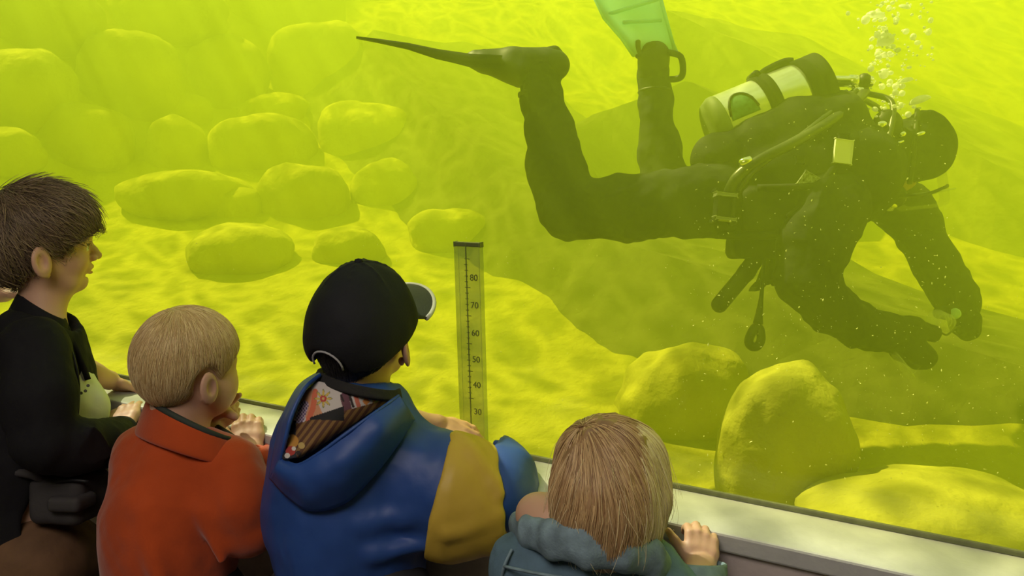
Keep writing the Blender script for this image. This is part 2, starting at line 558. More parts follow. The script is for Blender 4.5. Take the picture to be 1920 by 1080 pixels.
# ------------------------------------------------------------------ rocks
def boulder(name, c, r, seed, rotz=0.0, blocky=0.3, m=None, tilt=(0, 0), sub=4):
    """One lumpy boulder: a sphere pushed towards a block and roughened."""
    bm = bmesh.new(); bmesh.ops.create_icosphere(bm, subdivisions=sub, radius=1.0)
    P = np.array([v.co[:] for v in bm.verts])
    sup = np.abs(P) ** 4; s4 = P / (sup.sum(1) ** 0.25)[:, None]
    Q = P * (1 - blocky) + s4 * 0.86 * blocky
    n = fbm(P, 1.1, 3, seed) * 0.13 + np.abs(vnoise(P, 2.1, seed + 9)) * 0.05
    Q = Q * (1 + n)[:, None] * np.array(r)
    M = Matrix.Rotation(rotz, 3, 'Z') @ Matrix.Rotation(tilt[0], 3, 'X') @ Matrix.Rotation(tilt[1], 3, 'Y')
    Q = Q @ np.array(M).T
    for v, q in zip(bm.verts, Q): v.co = q
    o = from_bm(name, bm, m or M_rock, None, True)
    o.location = tuple(c)
    return o

# photo box (x0, y0, x1, y1), depth factor, squareness, label
ROCKS = [
    (78, 195, 255, 305, 0.75, 'square-edged pale green boulder at the left end of the rock bank'),
    (272, 218, 392, 322, 0.25, 'round boulder between the square-edged boulder and the long humped one'),
    (278, 176, 405, 235, 0.3, 'low boulder peeping over the top of the round boulder'),
    (392, 215, 592, 322, 0.35, 'long humped boulder with a rippled bright back in the middle of the bank'),
    (450, 175, 585, 232, 0.4, 'boulder resting just above the long humped boulder'),
    (600, 185, 790, 300, 0.5, 'broad dark boulder at the right end of the bank under the side-on fin'),
    (492, 300, 652, 420, 0.25, 'round-topped boulder in the front row below the long humped boulder'),
    (405, 350, 500, 415, 0.6, 'small block-shaped boulder at the foot of the round-topped front boulder'),
    (225, 318, 470, 400, 0.45, 'flat slab-like boulder in front of the round boulder'),
    (655, 300, 790, 395, 0.35, 'low boulder right of the round-topped front boulder'),
    (150, 55, 345, 215, 0.35, 'large hazy boulder high on the bank above the square-edged one'),
    (340, 70, 500, 200, 0.4, 'large hazy boulder high on the bank above the long humped one'),
    (505, 40, 690, 190, 0.45, 'largest hazy boulder high on the bank left of the fin tip'),
    (-60, 90, 135, 240, 0.35, 'hazy boulder cut off by the left edge high on the bank'),
    (350, 415, 545, 510, 0.3, 'low sand-covered boulder on the slope above the blond toddler'),
    (590, 420, 720, 500, 0.3, 'half-buried stone on the sand above the black cap'),
    (765, 385, 925, 475, 0.35, 'low hazy stone above the depth gauge'),
    (-80, 235, 75, 320, 0.35, 'pale boulder at the left edge level with the square-edged boulder'),
    (200, -30, 420, 70, 0.35, 'faint boulder at the top edge above the bank'),
    (420, -50, 640, 50, 0.35, 'faint boulder at the top edge left of the fin tip'),
    (-40, -40, 190, 85, 0.35, 'faint boulder in the top left corner of the water'),
]
for i, (x0, y0, x1, y1, bl, lab) in enumerate(ROCKS):
    cx, cy = (x0 + x1) / 2, (y0 + y1) / 2
    p, t = hit_ground(cx, y1 - 0.25 * (y1 - y0))
    c = at(cx, cy + 0.12 * (y1 - y0), t)
    s = t / FPX
    rr = ((x1 - x0) / 2 * s * 1.02, (x1 - x0) / 2 * s * 0.75, (y1 - y0) / 2 * s * 1.22)
    o = boulder('boulder', c, rr, i * 3 + 1, AZ + random.uniform(-0.2, 0.2), bl, M_rock, (random.uniform(-.1, .1), random.uniform(-.08, .08)))
    tag(o, lab, 'rock', 'boulders of the rock bank')

# two big round boulders near the glass, and a low pale one at the right
for (x0, y0, x1, y1, d, bl, sd, lab) in [
    (1150, 638, 1412, 930, 2.55, 0.35, 77, 'big sunlit boulder left behind the mound nearest the window'),
    (1336, 674, 1590, 1010, 1.95, 0.2, 83, 'big rounded boulder nearest the window below the diver'),
    (1480, 905, 1990, 1100, 1.72, 0.25, 91, 'low pale boulder just behind the glass in the lower right corner')]:
    c = at((x0 + x1) / 2, (y0 + y1) / 2, d); s = d / FPX
    o = boulder('boulder', c, ((x1 - x0) / 2 * s, (x1 - x0) / 2 * s * 0.8, (y1 - y0) / 2 * s), sd, AZ, bl, M_rock, sub=5)
    tag(o, lab, 'rock')

# long leaning slab whose crest runs from far upper left to near right
def slab(name, crest, near, far, m, lab, nseg=28, rough=0.03, seed=3):
    """Ridge: crest polyline, foot offsets towards and away from the viewer (world vectors per point)."""
    C_ = np.array(crest); n = len(C_)
    tt = np.linspace(0, n - 1, nseg)
    def ip(A): return np.stack([np.interp(tt, np.arange(n), np.array(A)[:, k]) for k in range(3)], 1)
    C2, A2, B2 = ip(crest), ip(near), ip(far)
    rows = []
    for w_ in np.linspace(0, 1, 9): rows.append(A2 * (1 - w_) + C2 * w_)
    for w_ in np.linspace(0.12, 1, 8): rows.append(C2 * (1 - w_) + B2 * w_)
    R_ = np.array(rows); k = len(rows)
    Pn = R_.reshape(-1, 3)
    Pn = Pn + np.stack([np.zeros(len(Pn)), np.zeros(len(Pn)), rough * fbm(Pn, 3.0, 3, seed)], 1)
    base = Pn.reshape(k, nseg, 3)[[0, -1]].copy(); base[:, :, 2] = 0.1
    V_ = np.concatenate([Pn, base.reshape(-1, 3)])
    F_ = []
    for i in range(k - 1):
        for j in range(nseg - 1): F_.append((i * nseg + j, i * nseg + j + 1, (i + 1) * nseg + j + 1, (i + 1) * nseg + j))
    b0, b1 = k * nseg, (k + 1) * nseg
    for j in range(nseg - 1):
        F_.append((b0 + j, b0 + j + 1, j + 1, j)); F_.append(((k - 1) * nseg + j, (k - 1) * nseg + j + 1, b1 + j + 1, b1 + j)); F_.append((b0 + j, b1 + j, b1 + j + 1, b0 + j + 1))
    for j in (0, nseg - 1):
        F_.append(tuple([b0 + j] + [i * nseg + j for i in range(k)] + [b1 + j]))
    bm = bmesh.new()
    vs = [bm.verts.new(v) for v in V_]
    for f in F_: bm.faces.new([vs[q] for q in f])
    o = from_bm(name, bm, m, None, False)
    tag(o, lab, 'rock')
    return o

crest = [at(700, 60, 5.9), at(760, 150, 5.3), at(850, 245, 4.7), at(960, 340, 4.1), at(1070, 405, 3.7), at(1180, 455, 3.35), at(1450, 548, 2.95), at(1700, 622, 2.72), at(2100, 745, 2.5)]
near = [np.array(c) + np.array((-0.12, -0.95, -0.62) if i > 5 else (-0.25, -0.8, -0.66)) for i, c in enumerate(crest)]
far = [np.array(c) + np.array((0.9, 0.55, -0.12)) for c in crest]
slab('rock_ridge', crest, near, far, M_rock2, 'long shade-darkened rock ridge running from behind the fins down to the right edge')
crest2 = [at(1075, 236, 4.4), at(1200, 180, 4.3), at(1290, 146, 4.25), at(1400, 205, 4.2), at(1520, 260, 4.1)]
near2 = [np.array(c) + np.array((0.10, -0.25, -0.75 if i else -0.05)) for i, c in enumerate(crest2)]
far2 = [np.array(c) + np.array((0.3, 0.8, -0.15)) for c in crest2]
slab('rock_slab', crest2, near2, far2, M_rock2, 'angular shade-darkened slab seen between the two legs of the diver', seed=8)
crest3 = [at(1250, 20, 5.2), at(1330, 55, 5.1), at(1460, 110, 4.9), at(1700, 215, 4.4), at(1860, 310, 4.0), at(2100, 420, 3.7)]
near3 = [np.array(c) + np.array((-0.05, -0.55, -1.2)) for c in crest3]
far3 = [np.array(c) + np.array((0.7, 1.0, -0.1)) for c in crest3]
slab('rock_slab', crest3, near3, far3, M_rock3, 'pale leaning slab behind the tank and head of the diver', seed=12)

# ------------------------------------------------------------------ the diver
M_suit = mat('black dry suit fabric', (0.018, 0.02, 0.022), 0.85, var=0.2, vscale=12, bump=0.35, bscale=45, attr=True, dist=0.004, spec=0.15)
M_black = mat('black rubber', (0.015, 0.016, 0.017), 0.5, spec=.3)
M_nylon = mat('black nylon webbing', (0.02, 0.021, 0.022), 0.85, spec=0.2, bump=0.3, bscale=200)
M_steel = mat('brushed aluminium cylinder', (0.94, 0.95, 0.96), 0.22, 0.75, bump=0.05, bscale=200)
M_chrome = mat('chrome', (0.9, 0.9, 0.9), 0.12, 1.0)
M_cyan, nt, b, out = new_mat('pale cyan plastic')
b.inputs['Base Color'].default_value = (0.62, 0.95, 1.0, 1); b.inputs['Roughness'].default_value = 0.3
trl = nt.nodes.new('ShaderNodeBsdfTranslucent'); trl.inputs[0].default_value = (0.72, 1.0, 1.0, 1)
mxs = nt.nodes.new('ShaderNodeMixShader'); mxs.inputs[0].default_value = 0.5
nt.links.new(b.outputs[0], mxs.inputs[1]); nt.links.new(trl.outputs[0], mxs.inputs[2]); nt.links.new(mxs.outputs[0], out.inputs[0])
M_white = mat('white woven tag', (0.85, 0.87, 0.8), 0.7)
M_badge = mat('green rubber badge', (0.08, 0.22, 0.10), 0.5, var=0.4, vscale=60)
M_clear, nt, b, out = new_mat('clear plastic')
b.inputs['Base Color'].default_value = (0.9, 0.97, 0.9, 1); b.inputs['Roughness'].default_value = 0.1; b.inputs['Alpha'].default_value = 0.16
M_lens, nt, b, out = new_mat('mask glass')
b.inputs['Base Color'].default_value = (0.8, 0.9, 0.85, 1); b.inputs['Roughness'].default_value = 0.05; b.inputs['Alpha'].default_value = 0.3

DD = 2.32
SD = DD / FPX
def D(x, y, o=0.0): return at(x, y, DD + o)
def R_(p): return p * SD

lo = np.minimum.reduce([D(960, 60, -0.4), D(1860, 720, 0.4), D(960, 720, .4), D(1860, 60, -.4)]) - 0.1
hi = np.maximum.reduce([D(960, 60, -0.4), D(1860, 720, 0.4), D(960, 720, .4), D(1860, 60, -.4)]) + 0.1
f = Field(lo, hi, 0.0055)
f.k = 0.03
FL = FWD
# near leg
f.chain([(D(1340, 375, -.09), R_(68)), (D(1190, 390, -.10), R_(57)), (D(1068, 391, -.09), R_(53))])
f.chain([(D(1068, 391, -.09), R_(53)), (D(1044, 318, -.07), R_(51)), (D(1030, 248, -.05), R_(43)), (D(1013, 180, -.03), R_(36)), (D(1012, 140, -.03), R_(36))])
f.chain([(D(1020, 128, -.03), R_(34)), (D(960, 122, -.03), R_(28)), (D(900, 112, -.03), R_(17))], k=0.02)
f.ell(D(1040, 118, -.03), (R_(20), R_(24), R_(30)), k=0.02)
# far leg
f.chain([(D(1345, 360, .12), R_(64)), (D(1290, 380, .13), R_(56)), (D(1245, 372, .14), R_(50))])
f.chain([(D(1245, 372, .14), R_(50)), (D(1236, 280, .16), R_(40)), (D(1230, 190, .17), R_(30)), (D(1222, 140, .17), R_(29))])
f.chain([(D(1222, 135, .17), R_(28)), (D(1222, 100, .16), R_(24))], k=0.015)
# trunk: pelvis, waist, chest, shoulders
f.chain([(D(1345, 368, .01), R_(74)), (D(1440, 345, 0), R_(82)), (D(1540, 322, 0), R_(90)), (D(1600, 318, .0), R_(76))], k=0.04, flat=(FL, 1.35))
f.ell(D(1590, 330, 0), (R_(80), R_(92), 0.21), np.array([RGT, UPV, FWD]), k=0.05)
f.chain([(D(1600, 300, 0), R_(50)), (D(1668, 275, 0.01), R_(44))], k=0.04)
# near arm
f.chain([(D(1560, 390, -.19), R_(62)), (D(1528, 455, -.21), R_(56)), (D(1508, 522, -.20), R_(49))], k=0.035)
f.chain([(D(1508, 522, -.20), R_(50)), (D(1560, 580, -.17), R_(45)), (D(1610, 610, -.14), R_(37)), (D(1650, 622, -.12), R_(31))], k=0.02)
f.cap(D(1638, 620, -.125), D(1650, 623, -.12), R_(36), R_(36), k=0.008)
# near glove: palm, thumb, index finger, three fingers in one lobe
f.chain([(D(1652, 624, -.12), R_(31)), (D(1700, 640, -.11), R_(33))], k=0.015, flat=(FL, 0.8))
f.chain([(D(1670, 612, -.13), R_(21)), (D(1716, 613, -.12), R_(17)), (D(1751, 627, -.10), R_(13))], k=0.008)
f.chain([(D(1700, 646, -.11), R_(25)), (D(1726, 662, -.125), R_(22)), (D(1738, 670, -.13), R_(19))], k=0.006, flat=(FL, 0.9))
f.chain([(D(1696, 652, -.09), R_(22)), (D(1720, 668, -.09), R_(19)), (D(1734, 673, -.085), R_(17))], k=0.008)
f.chain([(D(1688, 655, -.07), R_(20)), (D(1714, 668, -.06), R_(17)), (D(1726, 672, -.055), R_(15))], k=0.008)
# far arm
f.chain([(D(1640, 350, .19), R_(62)), (D(1700, 395, .24), R_(52)), (D(1722, 430, .25), R_(47))], k=0.03)
f.chain([(D(1722, 430, .25), R_(46)), (D(1752, 490, .22), R_(44)), (D(1782, 540, .16), R_(40)), (D(1796, 566, .12), R_(36))], k=0.02)
f.cap(D(1790, 556, .14), D(1794, 566, .13), R_(42), R_(40), k=0.008)
f.chain([(D(1798, 570, .12), R_(34)), (D(1808, 600, .09), R_(29)), (D(1812, 616, .08), R_(22))], k=0.012)
f.chain([(D(1815, 600, .07), R_(21)), (D(1812, 620, .05), R_(18)), (D(1806, 625, .04), R_(14))], k=0.008)
f.chain([(D(1806, 592, .10), R_(18)), (D(1818, 615, .11), R_(17)), (D(1812, 622, .11), R_(14))], k=0.008)
f.chain([(D(1795, 580, .09), R_(17)), (D(1775, 586, .06), R_(12)), (D(1760, 588, .04), R_(9))], k=0.008)
# hooded head: crown to the right, face down
HR = np.array([RGT, UPV, FWD])
f.ell(D(1732, 272, 0), (R_(53), R_(66), R_(58)), HR, k=0.02)
f.ell(D(1700, 285, 0), (R_(52), R_(58), R_(54)), HR, k=0.025)
f.ell(D(1672, 312, 0), (R_(26), R_(30), R_(34)), HR, k=0.025)          # jaw
f.chain([(D(1706, 340, 0), R_(10)), (D(1692, 350, 0), R_(12))], k=0.012)  # nose
for o in (-.028, .028): f.ell(D(1722, 340, o), R_(11), k=0.008, op='-')   # eye sockets
for o in (-.028, .028): f.ell(D(1721, 333, o), R_(9), k=0.003)            # eyes
f.ell(D(1672, 341, 0), (R_(5), R_(4), R_(13)), HR, k=0.004, op='-')       # mouth around the mouthpiece
def suit_col(p, n):
    c = np.full((len(p), 3), 0.018); c[:, 1] = 0.02; c[:, 2] = 0.022
    q = (p - D(1706, 348, 0)) @ HR.T
    face = (np.abs(q[:, 0]) < R_(46)) & (q[:, 1] < R_(4)) & (np.abs(q[:, 2]) < R_(42)) & (q[:, 1] > -0.06) & (p @ RGT > D(1655, 0, 0) @ RGT)
    c[face] = (0.55, 0.35, 0.25)
    return c
diver = f.build('person', M_suit, None, suit_col, lambda p, n: 0.006 * fbm(p, 14, 3, 2) + 0.004 * vnoise(p, 34, 8))
tag(diver, 'diver in a black dry suit and hood swimming level behind the glass', 'person')

# folds of the suit behind knee and elbow are on the mesh itself; next: fins
def fin(name, rows, m, parent, th=0.006):
    """Blade from rows of (left point, right point, thickness)."""
    V, F = [], []
    for a, b, t in rows:
        a, b = np.array(a), np.array(b)
        for w_ in np.linspace(0, 1, 7):
            V.append(a * (1 - w_) + b * w_)
    n = len(rows)
    V = np.array(V).reshape(n, 7, 3)
    d1 = V[-1, 3] - V[0, 3]; d2 = V[0, 6] - V[0, 0]
    N_ = np.cross(d1, d2); N_ /= np.linalg.norm(N_)
    prof = np.array([1.6, 0.8, 0.9, 0.8, 0.9, 0.8, 1.6])
    T = np.array([r[2] for r in rows])[:, None, None] * prof[None, :, None] * N_
    A, B = (V + T).reshape(-1, 3), (V - T).reshape(-1, 3)
    Q = np.concatenate([A, B]); o_ = n * 7
    for i in range(n - 1):
        for j in range(6):
            F.append((i * 7 + j, i * 7 + j + 1, (i + 1) * 7 + j + 1, (i + 1) * 7 + j))
            F.append((o_ + i * 7 + j, o_ + (i + 1) * 7 + j, o_ + (i + 1) * 7 + j + 1, o_ + i * 7 + j + 1))
        for j in (0, 6): F.append((i * 7 + j, (i + 1) * 7 + j, o_ + (i + 1) * 7 + j, o_ + i * 7 + j))
    for i in (0, n - 1):
        for j in range(6): F.append((i * 7 + j, o_ + i * 7 + j, o_ + i * 7 + j + 1, i * 7 + j + 1))
    return mesh(name, Q, F, m, parent, True)

# side-on fin of the near leg: the blade lies across the line of sight
fa = fin('swim_fin', [(D(940, 116, -.14), D(940, 116, .08), 0.011), (D(880, 113, -.14), D(880, 113, .08), 0.011), (D(820, 101, -.15), D(820, 103, .09), 0.008),
                      (D(765, 86, -.16), D(765, 88, .10), 0.005), (D(710, 76, -.16), D(710, 78, .10), 0.003), (D(668, 69.5, -.155), D(668, 71.5, .095), 0.0015)], M_black, diver)
fa['label'] = 'black swim fin seen edge on'
f2 = Field(D(890, 170, -.2) - .2, D(1070, 60, .12) + .2, 0.004)
f2.chain([(D(1026, 124, -.03), R_(33)), (D(960, 119, -.03), R_(29)), (D(893, 109, -.03), R_(15))], k=0.01, flat=(FL, 1.15))
f2.cap(D(1030, 126, -.03), D(1044, 122, -.03), R_(30), R_(24), k=0.02)
f2.chain([(D(975, 140, -.03), R_(22)), (D(905, 120, -.03), R_(12)), (D(840, 103, -.03), R_(4))], k=0.02, flat=(FL, 2.0))
f2.build('foot_pocket', M_black, fa)
# cyan fin of the far leg, pointing up
fb = fin('swim_fin', [(D(1190, 104, .15), D(1268, 100, .20), 0.008), (D(1166, 72, .14), D(1260, 78, .20), 0.006), (D(1132, 34, .14), D(1245, 38, .21), 0.005),
                      (D(1112, -8, .14), D(1237, -6, .22), 0.004), (D(1098, -75, .15), D(1236, -70, .23), 0.003), (D(1110, -150, .16), D(1228, -150, .24), 0.002)], M_cyan, diver)
fb['label'] = 'pale cyan swim fin pointing up'
for (xa, ya, xb, yb) in ((1240, 38, 1168, 42), (1236, -2, 1130, 30), (1188, 104, 1112, -8), (1266, 98, 1237, -8)):
    tube('rib', [D(xa, ya, .165), D((xa + xb) / 2, (ya + yb) / 2, .155), D(xb, yb, .145)], 0.006, M_cyan, fb, 8)
f2 = Field(D(1170, 170, .05) - .1, D(1300, 70, .28) + .12, 0.004)
f2.chain([(D(1222, 140, .17), R_(29)), (D(1226, 112, .165), R_(31)), (D(1230, 102, .16), R_(26))], k=0.01)
f2.rbox(D(1196, 92, .15), (R_(5), R_(18), R_(6)), HR, 0.004, k=0.006)
f2.build('foot_pocket', M_black, fb)
tube('heel_strap', [D(1250, 98, .13), D(1276, 106, .15), D(1280, 138, .17), D(1268, 148, .19), D(1240, 148, .20)], [.010, .010, .010, .011, .010], M_black, fb, 8, sub=5)
for (x, y, o) in ((1043, 178, -.03), (1228, 172, .17)):
    tube('ankle_cuff', [np.array(D(x if x > 1200 else 1011, y, o)) + R_(31 if x > 1200 else 37) * (math.cos(a) * RGT + math.sin(a) * FWD) for a in np.linspace(0, 2 * PI, 14)[:-1]], 0.006, M_black, diver, 8, cyc=True)

# buoyancy vest over the trunk
f2 = Field(lo, hi, 0.006); f2.k = 0.02
f2.chain([(D(1405, 350, 0), R_(88)), (D(1450, 342, 0), R_(93)), (D(1540, 322, 0), R_(99)), (D(1585, 318, 0), R_(86))], k=0.03, flat=(FL, 1.38))
f2.chain([(D(1400, 290, 0), R_(45)), (D(1480, 250, 0), R_(58)), (D(1560, 225, 0), R_(52))], k=0.05, flat=(FL, 1.7))       # air wing under the tank
f2.chain([(D(1338, 296, -.06), R_(42)), (D(1352, 300, -.07), R_(40)), (D(1420, 268, -.08), R_(40)), (D(1500, 240, -.08), R_(38))], k=.03)
f2.rbox(D(1445, 395, -.17), (R_(52), R_(38), 0.03), HR, 0.02, k=0.015)                                                       # pockets
f2.rbox(D(1445, 395, .17), (R_(52), R_(38), 0.03), HR, 0.02, k=0.015)
f2.rbox(D(1412, 462, -.10), (R_(42), R_(22), 0.05), HR, 0.02, k=0.02)
f2.half(D(1640, 300, 0), RGT + 0.2 * UPV, 0.02)
f2.ell(D(1562, 405, -.24), (R_(52), R_(60), 0.10), HR, k=0.02, op='-')
vest = f2.build('buoyancy_vest', M_nylon, diver, disp=lambda p, n: 0.005 * fbm(p, 18, 2, 5))
for (pts, r) in (([D(1600, 262, -.12), D(1560, 320, -.215), D(1520, 372, -.225), D(1478, 408, -.215)], .010),
                 ([D(1615, 330, -.15), D(1560, 345, -.212), D(1500, 350, -.222), D(1420, 352, -.20)], .009),
                 ([D(1350, 440, -.12), D(1400, 442, -.18), D(1450, 440, -.19), D(1492, 432, -.2)], .012)):
    tube('webbing_strap', pts, r, M_nylon, vest, 8, sub=6)
def quad_plate(name, c, u, v, w, m, parent, bev=0.002):
    """Thin plate centred at c with half-axes u, v, w."""
    bm = bmesh.new(); r = bmesh.ops.create_cube(bm, size=2.0)
    for q in r['verts']:
        x = q.co.copy(); q.co = Vector(np.array(c) + x[0] * np.array(u) + x[1] * np.array(v) + x[2] * np.array(w))
    bmesh.ops.bevel(bm, geom=bm.edges[:], offset=bev, segments=2, affect='EDGES')
    return from_bm(name, bm, m, parent)
quad_plate('tag', D(1581, 284, -.245), R_(15) * RGT - R_(2) * UPV, R_(20) * UPV + R_(2) * RGT, 0.003 * FWD, M_white, vest)
quad_plate('tag', D(1582, 258, -.235), R_(9) * RGT, R_(6) * UPV, 0.004 * FWD, M_nylon, vest)
M_print = mat('printed grey patch', (0.30, 0.33, 0.26), 0.6, var=0.9, vscale=110)
quad_plate('emblem', D(1522, 343, -.222), R_(18) * RGT - R_(10) * UPV, R_(11) * UPV + R_(8) * RGT, 0.003 * FWD, M_print, vest)
for x, y in ((1545, 402), (1500, 300)):
    quad_plate('buckle', D(x, y, -.225), R_(7) * RGT, R_(6) * UPV, 0.005 * FWD, M_black, vest, 0.002)
# knife sheath and flap hanging below the hip
fk = Field(D(1320, 600, -.2) - .06, D(1470, 440, .02) + .1, .004)
fk.chain([(D(1432, 462, -.10), R_(17)), (D(1400, 510, -.11), R_(15)), (D(1349, 571, -.12), R_(15))], k=.006, flat=(FWD, .6))
fk.build('knife_sheath', M_black, diver)
lathe('wrist_dial', [(.001, .004), (.012, .004), (.016, .001), (.016, -.006)], frame_z(D(1791, 588, .035), D(1786, 584, -.1)), mat('pale blue dial', (.45, .72, .80), .4), diver, 20)
lathe('wrist_glint', [(.001, .010), (.007, .008), (.010, 0), (.007, -.008), (.001, -.010)], frame_z(D(1656, 592, -.125), D(1660, 588, -.2)), M_chrome, diver, 16)  # chrome bead added to give a bright glint at the wrist
quad_plate('weight_pouch', D(1455, 490, -.06), R_(18) * RGT + R_(4) * UPV, R_(16) * RGT + R_(42) * UPV, 0.02 * FWD, M_nylon, diver, 0.012)

# mask and regulator
mk = empty('dive_mask', D(1720, 345, 0)); mk.parent = diver
def inv(p, o): return np.array(p) - np.array(o.location)
f2 = Field(D(1650, 390, -.1) - .08, D(1790, 310, .1) + .1, 0.0025)
f2.rbox(D(1726, 348, 0), (R_(46), R_(22), R_(44)), rot_rows(RGT + 0.12 * UPV, UPV), 0.02)
f2.rbox(D(1724, 345, 0), (R_(43), R_(30), R_(41)), rot_rows(RGT + 0.12 * UPV, UPV), 0.02, op='-', k=0)
sk = f2.build('mask_skirt', M_clear, None); sk.parent = mk; sk.location = -Vector(mk.location)
def mask_child(o): o.parent = mk; o.location = -Vector(mk.location); return o
mask_child(tube('mask_frame', [D(1682, 366, -.05), D(1730, 366, -.062), D(1770, 352, -.05), D(1776, 348, 0), D(1770, 352, .05), D(1730, 366, .062), D(1682, 366, .05), D(1676, 370, 0)], 0.005, M_black, None, 8, True, 4))
mask_child(quad_plate('lens', D(1727, 364, 0), R_(44) * RGT + R_(6) * UPV, 0.06 * FWD, 0.002 * UPV, M_lens, None, 0.001))
mask_child(tube('mask_strap', [D(1705, 345, -.075), D(1712, 300, -.095), D(1716, 250, -.088), D(1720, 206, 0), D(1716, 250, .088), D(1712, 300, .095), D(1705, 345, .075)], 0.007, M_black, None, 8, sub=5))
f2 = Field(D(1630, 410, -.1) - .05, D(1710, 330, .1) + .05, 0.003)
f2.ell(D(1672, 368, 0), (R_(26), R_(24), R_(27)), HR, k=0.01); f2.cap(D(1655, 380, -.035), D(1655, 380, .035), R_(11), R_(11), k=0.008)
rg = f2.build('regulator', M_black, diver)
lathe('purge_button', [(0.001, 0.012), (0.014, 0.012), (0.02, 0.004), (0.022, 0)], frame_z(D(1668, 385, -.012), D(1660, 430, -.03)), M_chrome, rg)

# ------------------------------------------------------------------ scuba cylinder, a thing of its own on the diver's back
M_boot = mat('pale green rubber boot', (0.25, 0.30, 0.14), 0.6)
ta, tb = np.array(D(1338, 243, 0)), np.array(D(1522, 168, 0))
cyl = empty('scuba_cylinder', ta)
tag(cyl, "shiny silver scuba cylinder strapped to the swimming diver's back", 'cylinder')
def on_cyl(o): o.parent = cyl; o.location = Vector(o.location) - Vector(cyl.location); return o
L_ = float(np.linalg.norm(tb - ta)); r = R_(59)
MC = frame_z(ta, tb)
on_cyl(lathe('cylinder_body', [(r * .55, -.01), (r * .85, .0), (r * .97, .012), (r, .03), (r, L_ - .055), (r * .93, L_ - .02), (r * .75, L_ + .008), (r * .45, L_ + .03), (r * .3, L_ + .04)], MC, M_steel, None, 48))
on_cyl(lathe('cylinder_boot', [(r * .55, -.014), (r * .86, -.008), (r * 1.0, .012), (r * 1.012, .022), (r * 1.0, .026)], MC, M_boot, None, 40))
for z, w_ in ((0.47, 0.040), (0.88, 0.07)):
    zz = L_ * z
    on_cyl(lathe('cam_band', [(r * 1.0, zz), (r * 1.07, zz + .002), (r * 1.07, zz + w_ * .4), (r * 1.03, zz + w_ * .45), (r * 1.03, zz + w_ * .55), (r * 1.07, zz + w_ * .6), (r * 1.07, zz + w_), (r * 1.0, zz + w_ + .002)], MC, M_nylon, None, 40))
ax = (tb - ta) / L_
upn = UPV - ax * np.dot(UPV, ax); upn /= np.linalg.norm(upn)
on_cyl(tube('cam_buckle', [ta + ax * (L_ * .47 + .02) + upn * r * 1.08 + FWD * o for o in (-.03, .03)], 0.012, M_black, None, 10))
on_cyl(tube('carry_handle', [ta + ax * (L_ * .60) + upn * r * 1.02, ta + ax * (L_ * .68) + upn * (r * 1.10), ta + ax * (L_ * .86) + upn * (r * 1.13), ta + ax * (L_ * .93) + upn * r * 1.05], .012, M_nylon, None, 10, sub=6))
# badge wrapped on the wall of the cylinder
V, F = [], []
nA, nZ = 14, 12
side = np.cross(ax, upn); side = side if np.dot(side, FWD) < 0 else -side
for i in range(nA):
    a = math.radians(-4 + 46 * i / (nA - 1))
    for j in range(nZ):
        zz = L_ * (0.10 + 0.27 * j / (nZ - 1))
        u = (j / (nZ - 1) - .5) * 2
        aa = math.radians(-4) + (a - math.radians(-4)) * math.sqrt(max(0.03, 1 - u * u))
        V.append(ta + ax * zz + (side * math.cos(aa) + upn * math.sin(aa)) * (r + .0025))
for i in range(nA - 1):
    for j in range(nZ - 1): F.append((i * nZ + j, i * nZ + j + 1, (i + 1) * nZ + j + 1, (i + 1) * nZ + j))
o = on_cyl(mesh('badge', V, F, M_badge)); md = o.modifiers.new('solid', 'SOLIDIFY'); md.thickness = 0.003
edge = [V[(nA - 1) * nZ + j] for j in range(nZ)]
on_cyl(tube('badge_rim', edge, .004, M_black, None, 6))
# valve, first stage, knobs
vb = tb + ax * .035
on_cyl(lathe('shoulder_cap', [(r * .95, -.035), (r * 1.02, -.02), (r * 1.0, .01), (r * .82, .03), (r * .5, .045), (r * .3, .05)], frame_z(tb, tb + ax), M_black, None, 36))
on_cyl(lathe('valve', [(.013, -.005), (.016, 0), (.016, .05), (.019, .052), (.019, .075), (.013, .08), (.013, .10), (.016, .102), (.016, .115), (.01, .12)], frame_z(D(1556, 152, -.01), D(1640, 153, -.03)), M_chrome, None, 20))
on_cyl(lathe('knob', [(.012, 0), (.021, .003), (.024, .012), (.024, .022), (.019, .03), (.004, .032)], frame_z(D(1609, 153, -.02), D(1640, 154, -.03)), M_black, None, 18))
M_hose = mat('worn rubber hose', (.07, .075, .05), .35)
fs = on_cyl(lathe('first_stage', [(.010, 0), (.022, .002), (.025, .01), (.025, .03), (.018, .034), (.018, .042), (.023, .045), (.023, .07), (.014, .074)], frame_z(D(1572, 190, -.01), D(1634, 166, -.03)), M_chrome, None, 22))
for (pts, rr, nm) in (
    ([D(1622, 172, -.03), D(1600, 196, -.10), D(1545, 235, -.19), D(1480, 272, -.245), D(1425, 300, -.25), D(1382, 332, -.245), D(1362, 372, -.22)], R_(9.5), 'inflator_hose'),
    ([D(1612, 166, -.02), D(1570, 200, -.13), D(1510, 248, -.22), D(1450, 292, -.25), D(1405, 330, -.25), D(1378, 372, -.22)], R_(5), 'pressure_hose'),
    ([D(1630, 176, -.02), D(1672, 192, -.07), D(1668, 250, -.13), D(1640, 320, -.15), D(1648, 372, -.07), D(1664, 372, -.02)], R_(5.5), 'breathing_hose'),
    ([D(1600, 180, .03), D(1650, 205, .10), D(1690, 260, .16), D(1690, 330, .12), D(1684, 368, .05)], R_(5.5), 'breathing_hose')):
    on_cyl(tube(nm, pts, rr, M_hose, None, 10, sub=8))
